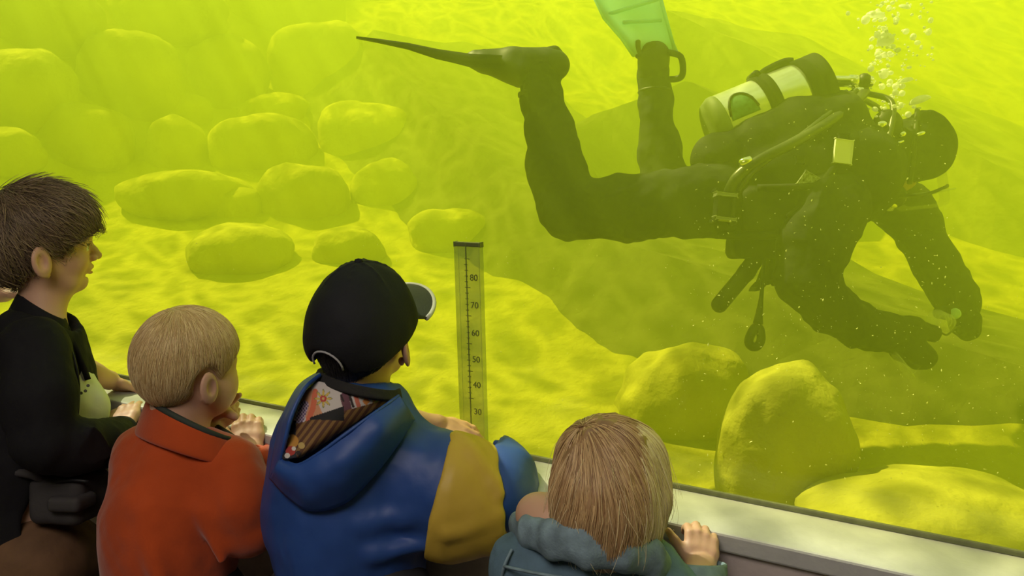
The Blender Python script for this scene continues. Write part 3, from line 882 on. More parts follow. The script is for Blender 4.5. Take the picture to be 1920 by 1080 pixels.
# corrugation of the inflator hose
hp = np.array([D(1545, 235, -.14), D(1480, 272, -.21), D(1425, 300, -.23), D(1382, 332, -.235)])
inf = on_cyl(empty('inflator', D(1358, 388, -.225)))
o = quad_plate('inflator_body', D(1358, 388, -.225), R_(15) * RGT - R_(2) * UPV, R_(23) * UPV + R_(2) * RGT, 0.016 * FWD, M_black, None, 0.008); o.parent = inf; o.location = -Vector(D(1358, 388, -.225))
for (x, y, h) in ((1360, 366, 3), (1358, 411, 2.5)):
    o = quad_plate('inflator_ring', D(x, y, -.232), R_(17) * RGT - R_(2) * UPV, R_(h) * UPV, 0.018 * FWD, mat('worn grey plastic', (.3, .32, .28), .4), None, 0.002); o.parent = inf; o.location = -Vector(D(1358, 388, -.225))
on_cyl(lathe('hose_clip', [(.004, -.018), (.011, -.014), (.012, 0), (.011, .014), (.004, .018)], frame_z(D(1398, 303, -.25), D(1410, 298, -.25)), M_chrome, None, 14))
# rounded backup regulator lying at the nape
f2 = Field(D(1620, 290, -.16) - .05, D(1720, 190, .02) + .05, 0.003)
f2.ell(D(1664, 236, -.08), (R_(27), R_(30), R_(22)), HR); f2.cap(D(1650, 250, -.1), D(1685, 250, -.1), R_(9), R_(9), k=0.01)
br = on_cyl(f2.build('backup_regulator', M_black, None))
for (x, y, a, c) in ((1653, 234, 10, 7), (1645, 252, 6, 5), (1692, 252, 7, 5), (1726, 251, 9, 4), (1684, 268, 12, 3)):
    f3 = Field(D(x, y, -.125) - .03, D(x, y, -.125) + .03, 0.002)
    f3.ell(D(x, y, -.12), (R_(a), R_(c), R_(6)), np.array([RGT + .35 * UPV, UPV - .35 * RGT, FWD]) / np.array([[1.06], [1.06], [1]]))
    o = f3.build('chrome_fitting', M_chrome, br)

# leash with a loop, dangling below the vest
ls = empty('lanyard', D(1432, 462, -.12)); tag(ls, 'thin dark lanyard ending in a flat loop dangling below the diver', 'lanyard')
def kid(o, par): o.parent = par; o.location = Vector(o.location) - Vector(par.location); return o
kid(tube('cord', [D(1430, 455, -.12), D(1432, 500, -.13), D(1427, 560, -.13), D(1421, 607, -.13)], [.004, .004, .006, .014], M_black, None, 8, sub=4), ls)
kid(tube('loop', [D(1424, 616, -.13), D(1427, 636, -.13), D(1420, 649, -.13), D(1409, 649, -.13), D(1404, 638, -.13), D(1414, 616, -.13)], .0125, M_black, None, 10, True, 5), ls)

# clear ribbed beaker between the gloves, clear dish under the near glove
bk = empty('beaker', D(1772, 602, 0)); tag(bk, 'small clear ribbed beaker held between the two gloves', 'beaker')
MB = frame_z(D(1752, 596, -.04), D(1790, 612, .03))
kid(lathe('beaker_wall', [(.024, 0), (.0245, .02), (.025, .04), (.027, .075), (.0255, .075), (.023, .04), (.022, .003), (.001, .003)], MB, M_clear, None, 24), bk)
for z in (.012, .03, .048, .068):
    kid(tube('rib', [MB @ Vector((.026 * math.cos(a), .026 * math.sin(a), z)) for a in np.linspace(0, 2 * PI, 18)[:-1]], .0016, M_clear, None, 6, True), bk)
kid(tube('rim', [D(1760, 620, -.04), D(1775, 628, -.02), D(1790, 615, .02), D(1800, 612, .04)], .003, M_black, None, 6, sub=4), bk)
ds = empty('plastic_dish', D(1686, 688, -.12)); tag(ds, 'clear shallow plastic dish hanging under the near glove', 'dish')
MDsh = frame_z(D(1683, 690, -.12), np.array(D(1683, 690, -.12)) + RGT * .8 + UPV * .6 - FWD * .25)
kid(lathe('dish_wall', [(.001, .0), (.03, .002), (.042, .012), (.047, .02), (.045, .021), (.04, .014), (.028, .005), (.001, .003)], MDsh, M_clear, None, 32), ds)
kid(tube('dish_rim', [MDsh @ Vector((.047 * math.cos(a), .047 * math.sin(a), .02)) for a in np.linspace(0, 2 * PI, 26)[:-1]], .002, M_clear, None, 6, True), ds)
kid(tube('cord', [D(1703, 708, -.12), D(1716, 698, -.12), D(1728, 684, -.12)], .0015, M_clear, None, 6, sub=4), ds)

# ------------------------------------------------------------------ bubbles: each one a thing
M_bub, nt, b, out = new_mat('air bubble skin')
N, L = nt.nodes, nt.links
b.inputs['Base Color'].default_value = (0.95, 1, 0.95, 1); b.inputs['Roughness'].default_value = 0.3
lw = N.new('ShaderNodeLayerWeight'); lw.inputs[0].default_value = 0.4
mr = N.new('ShaderNodeMapRange'); mr.inputs[3].default_value = 0.85; mr.inputs[4].default_value = 1.0
trl = N.new('ShaderNodeBsdfTranslucent'); trl.inputs[0].default_value = (1, 1, 1, 1)
mxs = N.new('ShaderNodeMixShader'); mxs.inputs[0].default_value = 0.5
L.new(b.outputs[0], mxs.inputs[1]); L.new(trl.outputs[0], mxs.inputs[2]); L.new(mxs.outputs[0], out.inputs[0])
L.new(lw.outputs['Facing'], mr.inputs[0]); L.new(mr.outputs[0], b.inputs['Alpha'])
bm = bmesh.new(); bmesh.ops.create_icosphere(bm, subdivisions=2, radius=1.0)
me_b = bpy.data.meshes.new('bubble'); bm.to_mesh(me_b); bm.free()
me_b.materials.append(M_bub)
for p in me_b.polygons: p.use_smooth = True
bm = bmesh.new(); bmesh.ops.create_icosphere(bm, subdivisions=3, radius=1.0)
for v in bm.verts:                                                   # rising cap: round above, dished below
    if v.co.z < 0: v.co.z = -0.25 * (1 - (v.co.x ** 2 + v.co.y ** 2)) - 0.08
me_c = bpy.data.meshes.new('bubble_cap'); bm.to_mesh(me_c); bm.free()
me_c.materials.append(M_bub)
for p in me_c.polygons: p.use_smooth = True
def bubble(x, y, o, r, sc, me, label, group):
    ob = bpy.data.objects.new('bubble', me); COL.objects.link(ob)
    ob.location = tuple(D(x, y, o)); ob.scale = (R_(r) * sc[0], R_(r) * sc[0], R_(r) * sc[1])
    ob.rotation_euler = (random.uniform(-.4, .4), random.uniform(-.4, .4), random.uniform(0, 3))
    tag(ob, label, 'bubble', group); return ob
BIG = [(1641, 30, 17, 'largest white bubble near the top edge of the bubble column'), (1623, 37, 8, 'white bubble touching the left of the largest bubble'), (1695, 14, 10, 'bright bubble right of the largest bubble by the top edge'),
       (1661, 78, 15, 'tall white bubble in the middle of the bubble column'), (1645, 65, 6, 'small bubble at the upper left of the tall white bubble'), (1660, 104, 10, 'bright bubble below the tall white one in the column'),
       (1657, 138, 9, 'bright bubble lowest in the column above the cylinder valve'), (1725, 190, 19, 'large flat bubble resting on top of the hooded head'), (1712, 69, 6, 'lone bright oval bubble right of the tall white bubble'),
       (1741, 60, 6, 'bubble right of the lone bright oval bubble'), (1745, 38, 5, 'bubble at the upper right edge of the scattered bubbles'), (1590, 25, 4, 'lone small bubble left of the column near the top'), (1620, 208, 10, 'bubble beside the valve above the shoulder'), (1700, 152, 12, 'wide flat bubble on the right of the column above the head')]
for x, y, r, lab in BIG:
    bubble(x, y, -.06, r, (1.0, 0.55 if r > 9 and y not in (78,) else 1.1), me_c if r > 9 else me_b, lab, 'bubbles rising from the diver')
for i in range(190):
    t = random.random()
    y = -20 + 240 * t
    w_ = 34 if t < .8 else 50
    x = random.gauss(1660 + (8 if t > .7 else 0), w_ * .6)
    bubble(x, y, random.uniform(-.12, .10), random.choice((1.5, 2, 2.5, 3, 3.5, 4.5, 6)), (1, random.uniform(.6, 1.1)), me_b, 'tiny bubble in the column rising from the hooded diver', 'tiny rising bubbles')
for i in range(36):
    bubble(random.uniform(1690, 1752), random.uniform(-5, 135), random.uniform(-.1, .1), random.choice((1.5, 2, 2.5, 3)), (1, .9), me_b, 'tiny bubble in the column rising from the hooded diver', 'tiny rising bubbles')

# drifting specks in the water
V, F = [], []
for i in range(1100):
    if i < 650: x, y, dd = random.uniform(1240, 1960), random.gauss(760, 170), random.uniform(1.62, 2.2)
    elif i < 900: x, y, dd = random.uniform(1300, 1800), random.uniform(200, 620), random.uniform(1.7, 2.05)
    else: x, y, dd = random.uniform(300, 1250), random.uniform(430, 900), random.uniform(1.95, 3.0)
    c = at(x, y, dd)
    if c[1] < 0.06: continue
    s = random.choice((.0006, .0008, .001, .0013, .0018))
    u = np.array([random.gauss(0, 1) for _ in range(3)]); u /= np.linalg.norm(u)
    w_ = np.cross(u, (0.3, 0.5, 0.8)); w_ /= np.linalg.norm(w_); z = np.cross(u, w_)
    b0 = len(V); V += [c + u * s * random.uniform(1.2, 3.2), c - u * s * 1.5, c + w_ * s, c - w_ * s, c + z * s * .6, c - z * s * .6]
    F += [(b0 + a, b0 + q, b0 + e) for a, q, e in ((0, 2, 4), (2, 1, 4), (1, 3, 4), (3, 0, 4), (2, 0, 5), (1, 2, 5), (3, 1, 5), (0, 3, 5))]
M_speck = mat('pale drifting specks', (0.9, 0.9, 0.6), 0.5)
o = mesh('drifting_specks', V, F, M_speck, None, False)
tag(o, 'pale specks of debris drifting in the water below the diver', 'specks', kind='stuff')

# ------------------------------------------------------------------ depth gauge standing behind the glass
M_gauge, nt, b, out = new_mat('green tinted acrylic')
b.inputs['Base Color'].default_value = (0.40, 0.50, 0.13, 1); b.inputs['Roughness'].default_value = 0.5; b.inputs['Alpha'].default_value = 0.40
M_line = mat('olive line', (.22, .26, .07), .6)
M_num = mat('dark printed numerals', (0.17, 0.19, 0.06), 0.6)
p0, p1 = on_plane_y(878, 455, 0.035), on_plane_y(890, 845, 0.035)
upg = (p0 - p1); Lg = np.linalg.norm(upg); upg = upg / Lg
hx = np.linalg.norm(on_plane_y(902, 455, 0.035) - on_plane_y(854, 455, 0.035)) / 2
xg = np.array((1.0, 0, 0)); xg = xg - upg * np.dot(xg, upg); xg /= np.linalg.norm(xg)
yg = np.cross(upg, xg)
gp = empty('depth_gauge', p1 - upg * .3); tag(gp, 'upright olive depth gauge strip with numbers right of the black cap', 'gauge')
def on_g(o): o.parent = gp; o.location = Vector(o.location) - Vector(gp.location); return o
cc = (p0 + p1) / 2 - upg * .16
on_g(quad_plate('strip', cc, xg * hx, upg * (Lg / 2 + .16), yg * .005, M_gauge, None, .002))
on_g(quad_plate('top_cap', p0 - upg * .003, xg * (hx + .001), upg * .004, yg * .006, M_num, None, .001))
on_g(quad_plate('guide_line', cc - yg * .0065 - xg * hx * .08, xg * .0008, upg * (Lg / 2 + .16), yg * .0008, M_line, None, .0002))
for i in range(26):
    pp = p0 - upg * (0.03 + i * Lg * .0265 * 1.0)
    on_g(quad_plate('tick_mark', pp - yg * .0064 - xg * hx * (.02 if i % 5 == 0 else .1), xg * hx * (.20 if i % 5 == 0 else .12), upg * .0006, yg * .0006, M_num, None, .0001))
for y, t in ((517, '80'), (567, '70'), (618, '60'), (667, '50'), (715, '40'), (766, '30')):
    cu = bpy.data.curves.new('numeral', 'FONT'); cu.body = t; cu.size = hx * .62; cu.extrude = .0006; cu.align_x = 'CENTER'; cu.align_y = 'CENTER'
    tmp = bpy.data.objects.new('numeral_curve', cu); COL.objects.link(tmp)
    me_n = bpy.data.meshes.new_from_object(tmp.evaluated_get(bpy.context.evaluated_depsgraph_get()))
    bpy.data.objects.remove(tmp); me_n.materials.clear(); me_n.materials.append(M_num)
    ob = bpy.data.objects.new('numeral', me_n); COL.objects.link(ob)
    pc = p0 + (p1 - p0) * ((y - 455) / 390.0) + xg * hx * .48 - yg * .0066
    nrm = -yg
    ob.matrix_world = Matrix(((xg[0], upg[0], nrm[0], pc[0]), (xg[1], upg[1], nrm[1], pc[1]), (xg[2], upg[2], nrm[2], pc[2]), (0, 0, 0, 1)))
    ob.parent = gp; ob.location = Vector(pc) - Vector(gp.location)

# ------------------------------------------------------------------ children: shared sculpting
M_skin = mat('skin', (0.6, 0.4, 0.3), 0.5, sss=0.15, attr=True, bump=0.08, bscale=300)
ZUP = np.array((0, 0, 1.0))
SKIN = np.array((0.66, 0.40, 0.27)); LIP = np.array((0.58, 0.24, 0.19)); PINK = np.array((0.70, 0.36, 0.26))


class Head:
    """Head frame: x forward, y left, z up; s = height from chin to crown, c = centre."""
    def __init__(s, c, face, up, size):
        s.c = np.asarray(c, float); s.R = rot_rows(face, up); s.s = size
    def P(s, x, y, z): return s.c + s.s * (np.array((x, y, z)) @ s.R)
    def loc(s, p): return ((np.asarray(p) - s.c) @ s.R.T) / s.s

    def sculpt(h, f, ears=True, open_mouth=0.0, flare=.47):
        s, R, P = h.s, h.R, h.P
        e = lambda c, r, k=.02, op='+': f.ell(P(*c), np.array(r) * s, R, k * s, op)
        e((-.045, 0, .12), (.425, .345, .365))
        e((.03, 0, .06), (.375, .33, .35), .08)
        e((.15, 0, -.15), (.225, .255, .29), .10)
        for y in (-1, 1):
            f.chain([(P(.02, .215 * y, -.22), .075 * s), (P(.17, .13 * y, -.38), .075 * s), (P(.255, .03 * y, -.42), .065 * s)], k=.10 * s)
            e((.235, .15 * y, -.18), (.115, .11, .13), .08)
        e((.275, 0, -.405), (.075, .09, .07), .07)
        e((.335, 0, .02), (.06, .22, .045), .10)                               # brow
        for y in (-1, 1):
            e((.40, .145 * y, -.055), (.055, .085, .05), .05, '-')
            e((.312, .14 * y, -.06), (.062, .066, .060), .005)                 # eyeball
            f.chain([(P(.355, .075 * y, -.055), .012 * s), (P(.377, .14 * y, -.030), .014 * s), (P(.335, .20 * y, -.055), .012 * s)], k=.012 * s)   # upper lid
            f.chain([(P(.352, .08 * y, -.075), .010 * s), (P(.362, .14 * y, -.095), .011 * s), (P(.335, .195 * y, -.075), .010 * s)], k=.012 * s)
        f.chain([(P(.372, 0, -.02), .030 * s), (P(.425, 0, -.11), .036 * s), (P(.462, 0, -.165), .043 * s)], k=.04 * s)
        for y in (-1, 1):
            e((.418, .05 * y, -.185), (.04, .032, .03), .025)
            e((.437, .028 * y, -.212), (.018, .014, .012), .006, '-')
        e((.352, 0, -.275), (.06, .11, .05), .06)
        f.chain([(P(.352, .085, -.288), .014 * s), (P(.395, .022, -.270), .022 * s), (P(.395, -.022, -.270), .022 * s), (P(.352, -.085, -.288), .014 * s)], k=.015 * s)
        f.chain([(P(.345, .075, -.305), .013 * s), (P(.384, .0, -.322), .026 * s), (P(.345, -.075, -.305), .013 * s)], k=.015 * s)
        f.chain([(P(.365, .075, -.2965), .005 * s), (P(.41, 0, -.2985), (.007 + open_mouth) * s), (P(.365, -.075, -.2965), .005 * s)], k=.008 * s, op='-')
        e((.33, 0, -.355), (.03, .06, .02), .03, '-')
        if ears:
            for y in (-1, 1):
                Rm = rot_rows(R[0] * .88 - R[1] * (y * flare) + R[2] * .05, R[2] + .22 * -R[0])
                f.ell(P(-.055, .405 * y, -.15), np.array((.095, .034, .15)) * s, Rm, .012 * s)
                f.ell(P(-.040, .455 * y, -.14), np.array((.056, .05, .092)) * s, Rm, .010 * s, '-')
                f.ell(P(-.028, .385 * y, -.19), np.array((.028, .022, .035)) * s, Rm, .01 * s)
                f.ell(P(-.02, .345 * y, -.275), np.array((.036, .024, .04)) * s, Rm, .02 * s)
        return f

    def color(h, p, hair=None):
        q = h.loc(p)
        c = np.tile(SKIN, (len(p), 1))
        near = (np.abs(q) < 0.7).all(1)
        w = np.exp(-(((q[:, 0] - .30) / .12) ** 2 + ((np.abs(q[:, 1]) - .17) / .09) ** 2 + ((q[:, 2] + .2) / .1) ** 2))
        c += (w * .6)[:, None] * (PINK - SKIN)
        wl = np.exp(-(((q[:, 2] + .297) / .028) ** 2 + (q[:, 1] / .085) ** 4)) * (q[:, 0] > .33)
        c = c * (1 - wl[:, None]) + wl[:, None] * LIP
        we = np.exp(-(((np.abs(q[:, 1]) - .37) / .05) ** 2 + ((q[:, 2] + .16) / .13) ** 2 + ((q[:, 0] + .05) / .09) ** 2))
        c += (we * .7)[:, None] * (PINK - SKIN)
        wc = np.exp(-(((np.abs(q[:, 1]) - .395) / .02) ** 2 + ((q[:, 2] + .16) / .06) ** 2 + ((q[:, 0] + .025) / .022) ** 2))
        c *= (1 - .22 * wc)[:, None]  # inner ear skin darkened, shade of the hollow painted in
        for y in (-1, 1):
            r = np.linalg.norm((q - np.array((.312, .14 * y, -.06))) / np.array((.066, .070, .064)), axis=1)
            eye = (r < 1.0) & (q[:, 0] > .34)
            c[eye] = (.75, .75, .72)
            ir = np.hypot(q[:, 1] - .14 * y, q[:, 2] + .06)
            c[eye & (ir < .034)] = (.16, .11, .06); c[eye & (ir < .015)] = (.01, .01, .01)
            lash = (np.abs(q[:, 2] + .034) < .009) & (np.abs(q[:, 1] - .14 * y) < .065) & (q[:, 0] > .33) & ~eye
            c[lash] = (.12, .07, .05)
            if hair is not None:
                br = (np.abs(q[:, 2] - .035 + .25 * (q[:, 1] * y - .14) ** 2 * 8) < .017) & (np.abs(q[:, 1] - .14 * y) < .085) & (q[:, 0] > .30)
                c[br] = c[br] * .45 + np.array(hair) * .55
        c[~near] = SKIN
        return c


def hand(f, wrist, fdir, back, size, thumb, curl=(15, 25, 15), spread=6, tcurl=0.0, fcurl=None, tdir=None):
    """Palm and five fingers in field f. thumb = +1/-1 picks the side (along fdir x back)."""
    x = np.asarray(fdir, float); x = x / np.linalg.norm(x)
    z = np.asarray(back, float); z = z - x * np.dot(x, z); z = z / np.linalg.norm(z)
    y = np.cross(z, x) * thumb
    W = np.asarray(wrist, float); s = size
    Q = lambda a, b, c: W + s * (a * x + b * y + c * z)
    kn = [(.50, .185), (.53, .065), (.50, -.06), (.445, -.18)]
    for (a, b) in kn:
        f.chain([(Q(.0, b * .55, 0), .10 * s), (Q(a * .55, b * .9, 0.0), .095 * s), (Q(a, b, 0), .082 * s)], k=.05 * s, flat=(z, .9))
    ln = [.40, .45, .41, .32]; rd = [.066, .069, .066, .057]
    for i, (a, b) in enumerate(kn):
        cu = fcurl[i] if fcurl else curl
        sp = math.radians(spread) * (1.2, .35, -.4, -1.3)[i]
        d0 = x * math.cos(sp) + y * math.sin(sp)
        p = Q(a, b, .012); ang = 0.0; pts = [(p, rd[i] * s * 1.06)]
        for j, fr in enumerate((.44, .31, .25)):
            ang += math.radians(cu[j])
            d = d0 * math.cos(ang) - z * math.sin(ang)
            p = p + d * ln[i] * fr * s; pts.append((p, rd[i] * s * (1.0, .93, .78)[j]))
        f.chain(pts, k=.012 * s)
    td = (0.75 * x + 0.62 * y) if tdir is None else np.asarray(tdir, float)
    td = td / np.linalg.norm(td)
    p0 = Q(.10, .14, -.04); p1 = Q(.22, .23, -.05) + td * .05 * s
    p2 = p1 + (td + .15 * x) / np.linalg.norm(td + .15 * x) * .19 * s - z * tcurl * .1 * s
    p3 = p2 + (td + .3 * x) / np.linalg.norm(td + .3 * x) * .15 * s - z * tcurl * .15 * s
    f.chain([(p0, .095 * s), (p1, .085 * s), (p2, .068 * s), (p3, .055 * s)], k=.03 * s)
    return f


def mat_hair(name, dark, light, rough=0.4):
    m, nt, b, out = new_mat(name)
    N, L = nt.nodes, nt.links
    hi = N.new('ShaderNodeHairInfo')
    mx = N.new('ShaderNodeMix'); mx.data_type = 'RGBA'
    mx.inputs['A'].default_value = (*dark, 1); mx.inputs['B'].default_value = (*light, 1)
    L.new(hi.outputs['Random'], mx.inputs['Factor']); L.new(mx.outputs['Result'], b.inputs['Base Color'])
    b.inputs['Roughness'].default_value = rough
    b.inputs['Sheen Weight'].default_value = 0.15
    return m


def strands(name, field, parent, m, n, start_ok, flow, steps, step, lift=(0.0, 0.004), radius=0.00045, seed=1, jitter=0.25, taper=True):
    """Hair strands that run over the hair volume of a field: start on its surface, follow flow(p)."""
    r = np.random.default_rng(seed)
    v, _ = field.polys()
    v = v[start_ok(v)]
    P = v[r.integers(0, len(v), n)] + r.normal(0, field.h * .5, (n, 3))
    off = r.uniform(lift[0], lift[1], n)
    sp = r.normal(0, jitter, (n, 3))
    pts = []
    for k in range(steps):
        g = field.grad(P, 0.006)
        t = k / (steps - 1)
        d = field.sample(P)
        P = P - g * np.clip(d - off * (0.3 + 0.7 * t), -.008, .008)[:, None]
        pts.append(P.copy())
        F = flow(P, t)
        F = F - g * (F * g).sum(1, keepdims=True)
        F /= np.linalg.norm(F, axis=1, keepdims=True) + 1e-9
        F = F + sp * 0.5; F /= np.linalg.norm(F, axis=1, keepdims=True)
        P = P + F * (step * (0.7 + 0.6 * (off - lift[0]) / (lift[1] - lift[0] + 1e-9)))[:, None]
    A = np.stack(pts, 1)
    cu = bpy.data.hair_curves.new(name)
    cu.add_curves([steps] * n)
    cu.position_data.foreach_set('vector', A.astype(np.float32).ravel())
    ra = cu.attributes.get('radius') or cu.attributes.new('radius', 'FLOAT', 'POINT')
    rr = np.tile(np.linspace(1, .35 if taper else 1, steps), n) * radius
    ra.data.foreach_set('value', rr.astype(np.float32))
    cu.materials.append(m)
    o = bpy.data.objects.new(name, cu); COL.objects.link(o)
    if parent is not None: o.parent = parent
    return o


def ring_band(name, cen0, cen1, r0, r1, tilt0, tilt1, K, m, parent, thick=.006, n=40, wob=0.0):
    """Standing band between two tilted rings given in the child's own pixel frame: cen = (x, y, o), r = (px, metres)."""
    V = []
    for t in np.linspace(0, 1, 6):
        for k in range(n):
            a = 2 * PI * k / n
            x = (cen0[0] + r0[0] * math.cos(a)) * (1 - t) + (cen1[0] + r1[0] * math.cos(a)) * t
            o = (cen0[2] + r0[1] * math.sin(a)) * (1 - t) + (cen1[2] + r1[1] * math.sin(a)) * t
            y = (cen0[1] + tilt0[0] * math.cos(a) - tilt0[1] * math.sin(a)) * (1 - t) + (cen1[1] + tilt1[0] * math.cos(a) - tilt1[1] * math.sin(a)) * t
            V.append(K(x, y + wob * math.sin(3 * a), o))
    F = [(i * n + k, i * n + (k + 1) % n, (i + 1) * n + (k + 1) % n, (i + 1) * n + k) for i in range(5) for k in range(n)]
    o = mesh(name, V, F, m, parent); md = o.modifiers.new('solid', 'SOLIDIFY'); md.thickness = thick; md.offset = 0
    md = o.modifiers.new('sub', 'SUBSURF'); md.levels = 1; md.render_levels = 1
    return o, [V[5 * n + k] for k in range(n)]


def polyline(pts, t):
    P_ = np.array(pts, float); d_ = np.r_[0, np.cumsum(np.linalg.norm(np.diff(P_[:, :2], axis=0), axis=1))]; d_ /= d_[-1]
    t = np.asarray(t); k = np.clip(np.searchsorted(d_, t, side='right') - 1, 0, len(P_) - 2)
    fr_ = ((t - d_[k]) / (d_[k + 1] - d_[k]))[:, None]
    p0_, p1_, p2_, p3_ = P_[np.maximum(k - 1, 0)], P_[k], P_[k + 1], P_[np.minimum(k + 2, len(P_) - 1)]
    return 0.5 * (2 * p1_ + (p2_ - p0_) * fr_ + (2 * p0_ - 5 * p1_ + 4 * p2_ - p3_) * fr_ ** 2 + (3 * p1_ - p0_ - 3 * p2_ + p3_) * fr_ ** 3)


def cloth_patch(name, ca, cb_, bulge, K, m, parent, thick=.006, nu=48, nv=18, wr=.003, seed=1):
    """Sheet of cloth between two curves of (x, y, o), bulging towards the viewer by bulge metres in the middle."""
    t = np.linspace(0, 1, nu); a, b = polyline(ca, t), polyline(cb_, t)
    V = []
    for i in range(nu):
        for j in range(nv):
            v = j / (nv - 1); q = a[i] * (1 - v) + b[i] * v
            V.append(K(q[0], q[1], q[2] - bulge * math.sin(PI * v)))
    V = np.array(V); V = V - FWD * (wr * fbm(V, 28, 2, seed))[:, None]
    F = np.array([(i * nv + j, (i + 1) * nv + j, (i + 1) * nv + j + 1, i * nv + j + 1) for i in range(nu - 1) for j in range(nv - 1)])
    o = mesh(name, V, F, m, parent); md = o.modifiers.new('solid', 'SOLIDIFY'); md.thickness = thick; md.offset = 0
    return o


def bounds(pts, m=0.02):
    a = np.array(pts); e = np.array((m + .14, m + .06, m + .03)); return a.min(0) - e, a.max(0) + e


def legs(name, m, parent, hipL, hipR, r, front, shoe_m):
    """Trousers and shoes down to the floor (below the picture for most of the children)."""
    pts = [hipL, hipR, (*hipL[:2], 0.0), (*hipR[:2], 0.0)]
    lo_, hi_ = bounds(pts, r * 2.0)
    lo_[2] = 0.0
    f = Field(lo_, hi_, 0.008); f.k = 0.02
    c = (np.array(hipL) + np.array(hipR)) / 2
    f.cap(hipL, hipR, r * 1.1, r * 1.1)
    for h in (hipL, hipR):
        h = np.array(h)
        f.chain([(h, r), (np.array((h[0], h[1], h[2] * .52)), r * .8), (np.array((h[0], h[1], .07)), r * .72)])
    f.half((0, 0, .045), (0, 0, -1), 0.01)
    o = f.build(name, m, parent, disp=lambda p, n: .005 * fbm(p, 16, 2, 4))
    for h in (hipL, hipR):
        f = Field(np.array((h[0], h[1], 0)) - .2, np.array((h[0], h[1], .1)) + .2, 0.006)
        a = np.array((h[0], h[1], .04))
        f.chain([(a - front * .03, .036), (a + front * .06, .034), (a + front * .10 + np.array((0, 0, -.008)), .028)], k=.02)
        f.half((0, 0, 0.001), (0, 0, -1), 0.0)
        f.build('shoe', shoe_m, parent)
    return o

M_shoe = mat('grey trainers', (0.2, 0.2, 0.21), 0.6)
M_dark = mat('dark trousers', (0.03, 0.03, 0.035), 0.8, bump=0.3, bscale=150)

# ------------------------------------------------------------------ boy in the black jacket, left
DA = 1.58
def A(x, y, o=0.0): return at(x, y, DA + o)
SA = DA / FPX
faceA = facing(86, 5)
hA = Head(A(79, 452), faceA + np.array((0, 0, -.02)), ZUP, 197 * SA)
lo_, hi_ = bounds([A(-40, 330, -.2), A(280, 330, .3), A(-40, 1010, -.2), A(280, 1010, .3)], .03)
f = Field(lo_, hi_, 0.0030); f.k = .03
hA.sculpt(f, open_mouth=.012)
f.chain([(hA.P(-.06, 0, -.15), .185 * hA.s), (hA.P(-.02, 0, -.48), .175 * hA.s), (A(82, 620), .042)], k=.03)
f.chain([(A(74, 668), .055), (A(62, 740), .085), (A(55, 850), .085), (A(50, 980), .09)], k=.04)
f.chain([(A(66, 672, -.085), .036), (A(86, 828, -.145), .030), (A(190, 830, -.03), .03), (A(226, 806, .11), .026)], k=.02)
wA = A(228, 803, .115)
hand(f, wA, np.array(A(240, 752, .20)) - wA, -FWD * .75 + UPV * .6 - .15 * RGT, .135, 1, fcurl=[(28, 30, 18), (24, 32, 18), (24, 32, 18), (20, 34, 20)], spread=5, tdir=-RGT * .7 + UPV * .55 + FWD * .3)
f.chain([(A(72, 655, .10), .045), (A(120, 672, .15), .034), (A(172, 704, .20), .026), (A(205, 713, .245), .022)], k=.02)
wL = A(205, 712, .25)
hand(f, wL, np.array(A(262, 735, .28)) - wL, UPV + .1 * FWD - .2 * RGT, .115, 1, fcurl=[(8, 18, 12), (10, 18, 12), (14, 20, 12), (18, 20, 12)], spread=7, tdir=RGT * .8 - UPV * .35 - FWD * .35)
HAIR_A = (.10, .065, .035)
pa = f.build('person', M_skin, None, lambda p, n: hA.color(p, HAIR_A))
tag(pa, 'boy in an open black jacket with brown hair, in profile at the left edge', 'person')

# hair
hf = Field(hA.c - .19, hA.c + .19, 0.003); hf.mg = .04; s = hA.s; R = hA.R
hf.ell(hA.P(-.055, 0, .135), np.array((.465, .385, .40)) * s, R)
hf.ell(hA.P(.14, 0, .26), np.array((.22, .31, .20)) * s, R, .06)
hf.ell(hA.P(.235, -.04, .185), np.array((.11, .25, .12)) * s, R, .05)
hf.ell(hA.P(-.30, 0, -.12), np.array((.17, .28, .25)) * s, R, .05)
hf.ell(hA.P(.46, 0, -.35), np.array((.44, .70, .50)) * s, R, .01, '-')
hf.ell(hA.P(-.02, -.42, -.22), np.array((.12, .17, .17)) * s, R, .01, '-')
hf.ell(hA.P(-.02, .42, -.22), np.array((.12, .17, .17)) * s, R, .01, '-')
hf.ell(hA.P(.02, 0, -.58), np.array((.33, .5, .32)) * s, R, .02, '-')
M_hA0 = mat('brown hair', HAIR_A, .5, var=.35, vscale=40, stretch=(1, 1, 1), bump=.4, bscale=150)
hair = hf.build('hair', M_hA0, pa, disp=lambda p, n: .003 * fbm(p, 60, 2, 3))
M_hA = mat_hair('brown hair strands', (.08, .052, .030), (.38, .27, .15))
wh = hA.P(-.28, .05, .48)
def flowA(P, t):
    q = hA.loc(P)
    d = P - wh; d /= np.linalg.norm(d, axis=1, keepdims=True) + 1e-6
    return d * 1.0 + np.array((0, 0, -.75)) * (0.2 + t) + faceA * .45
strands('hair_tufts', hf, hair, M_hA, 1500, lambda v: np.ones(len(v), bool), lambda P, t: flowA(P, t) + .5 * hf.grad(P, .01), 7, .0065, (.004, .022), .0006, 13, .6)
strands('hair_strands', hf, hair, M_hA, 9000, lambda v: np.ones(len(v), bool), flowA, 8, .006, (0, .010), .0005, 3, .45)

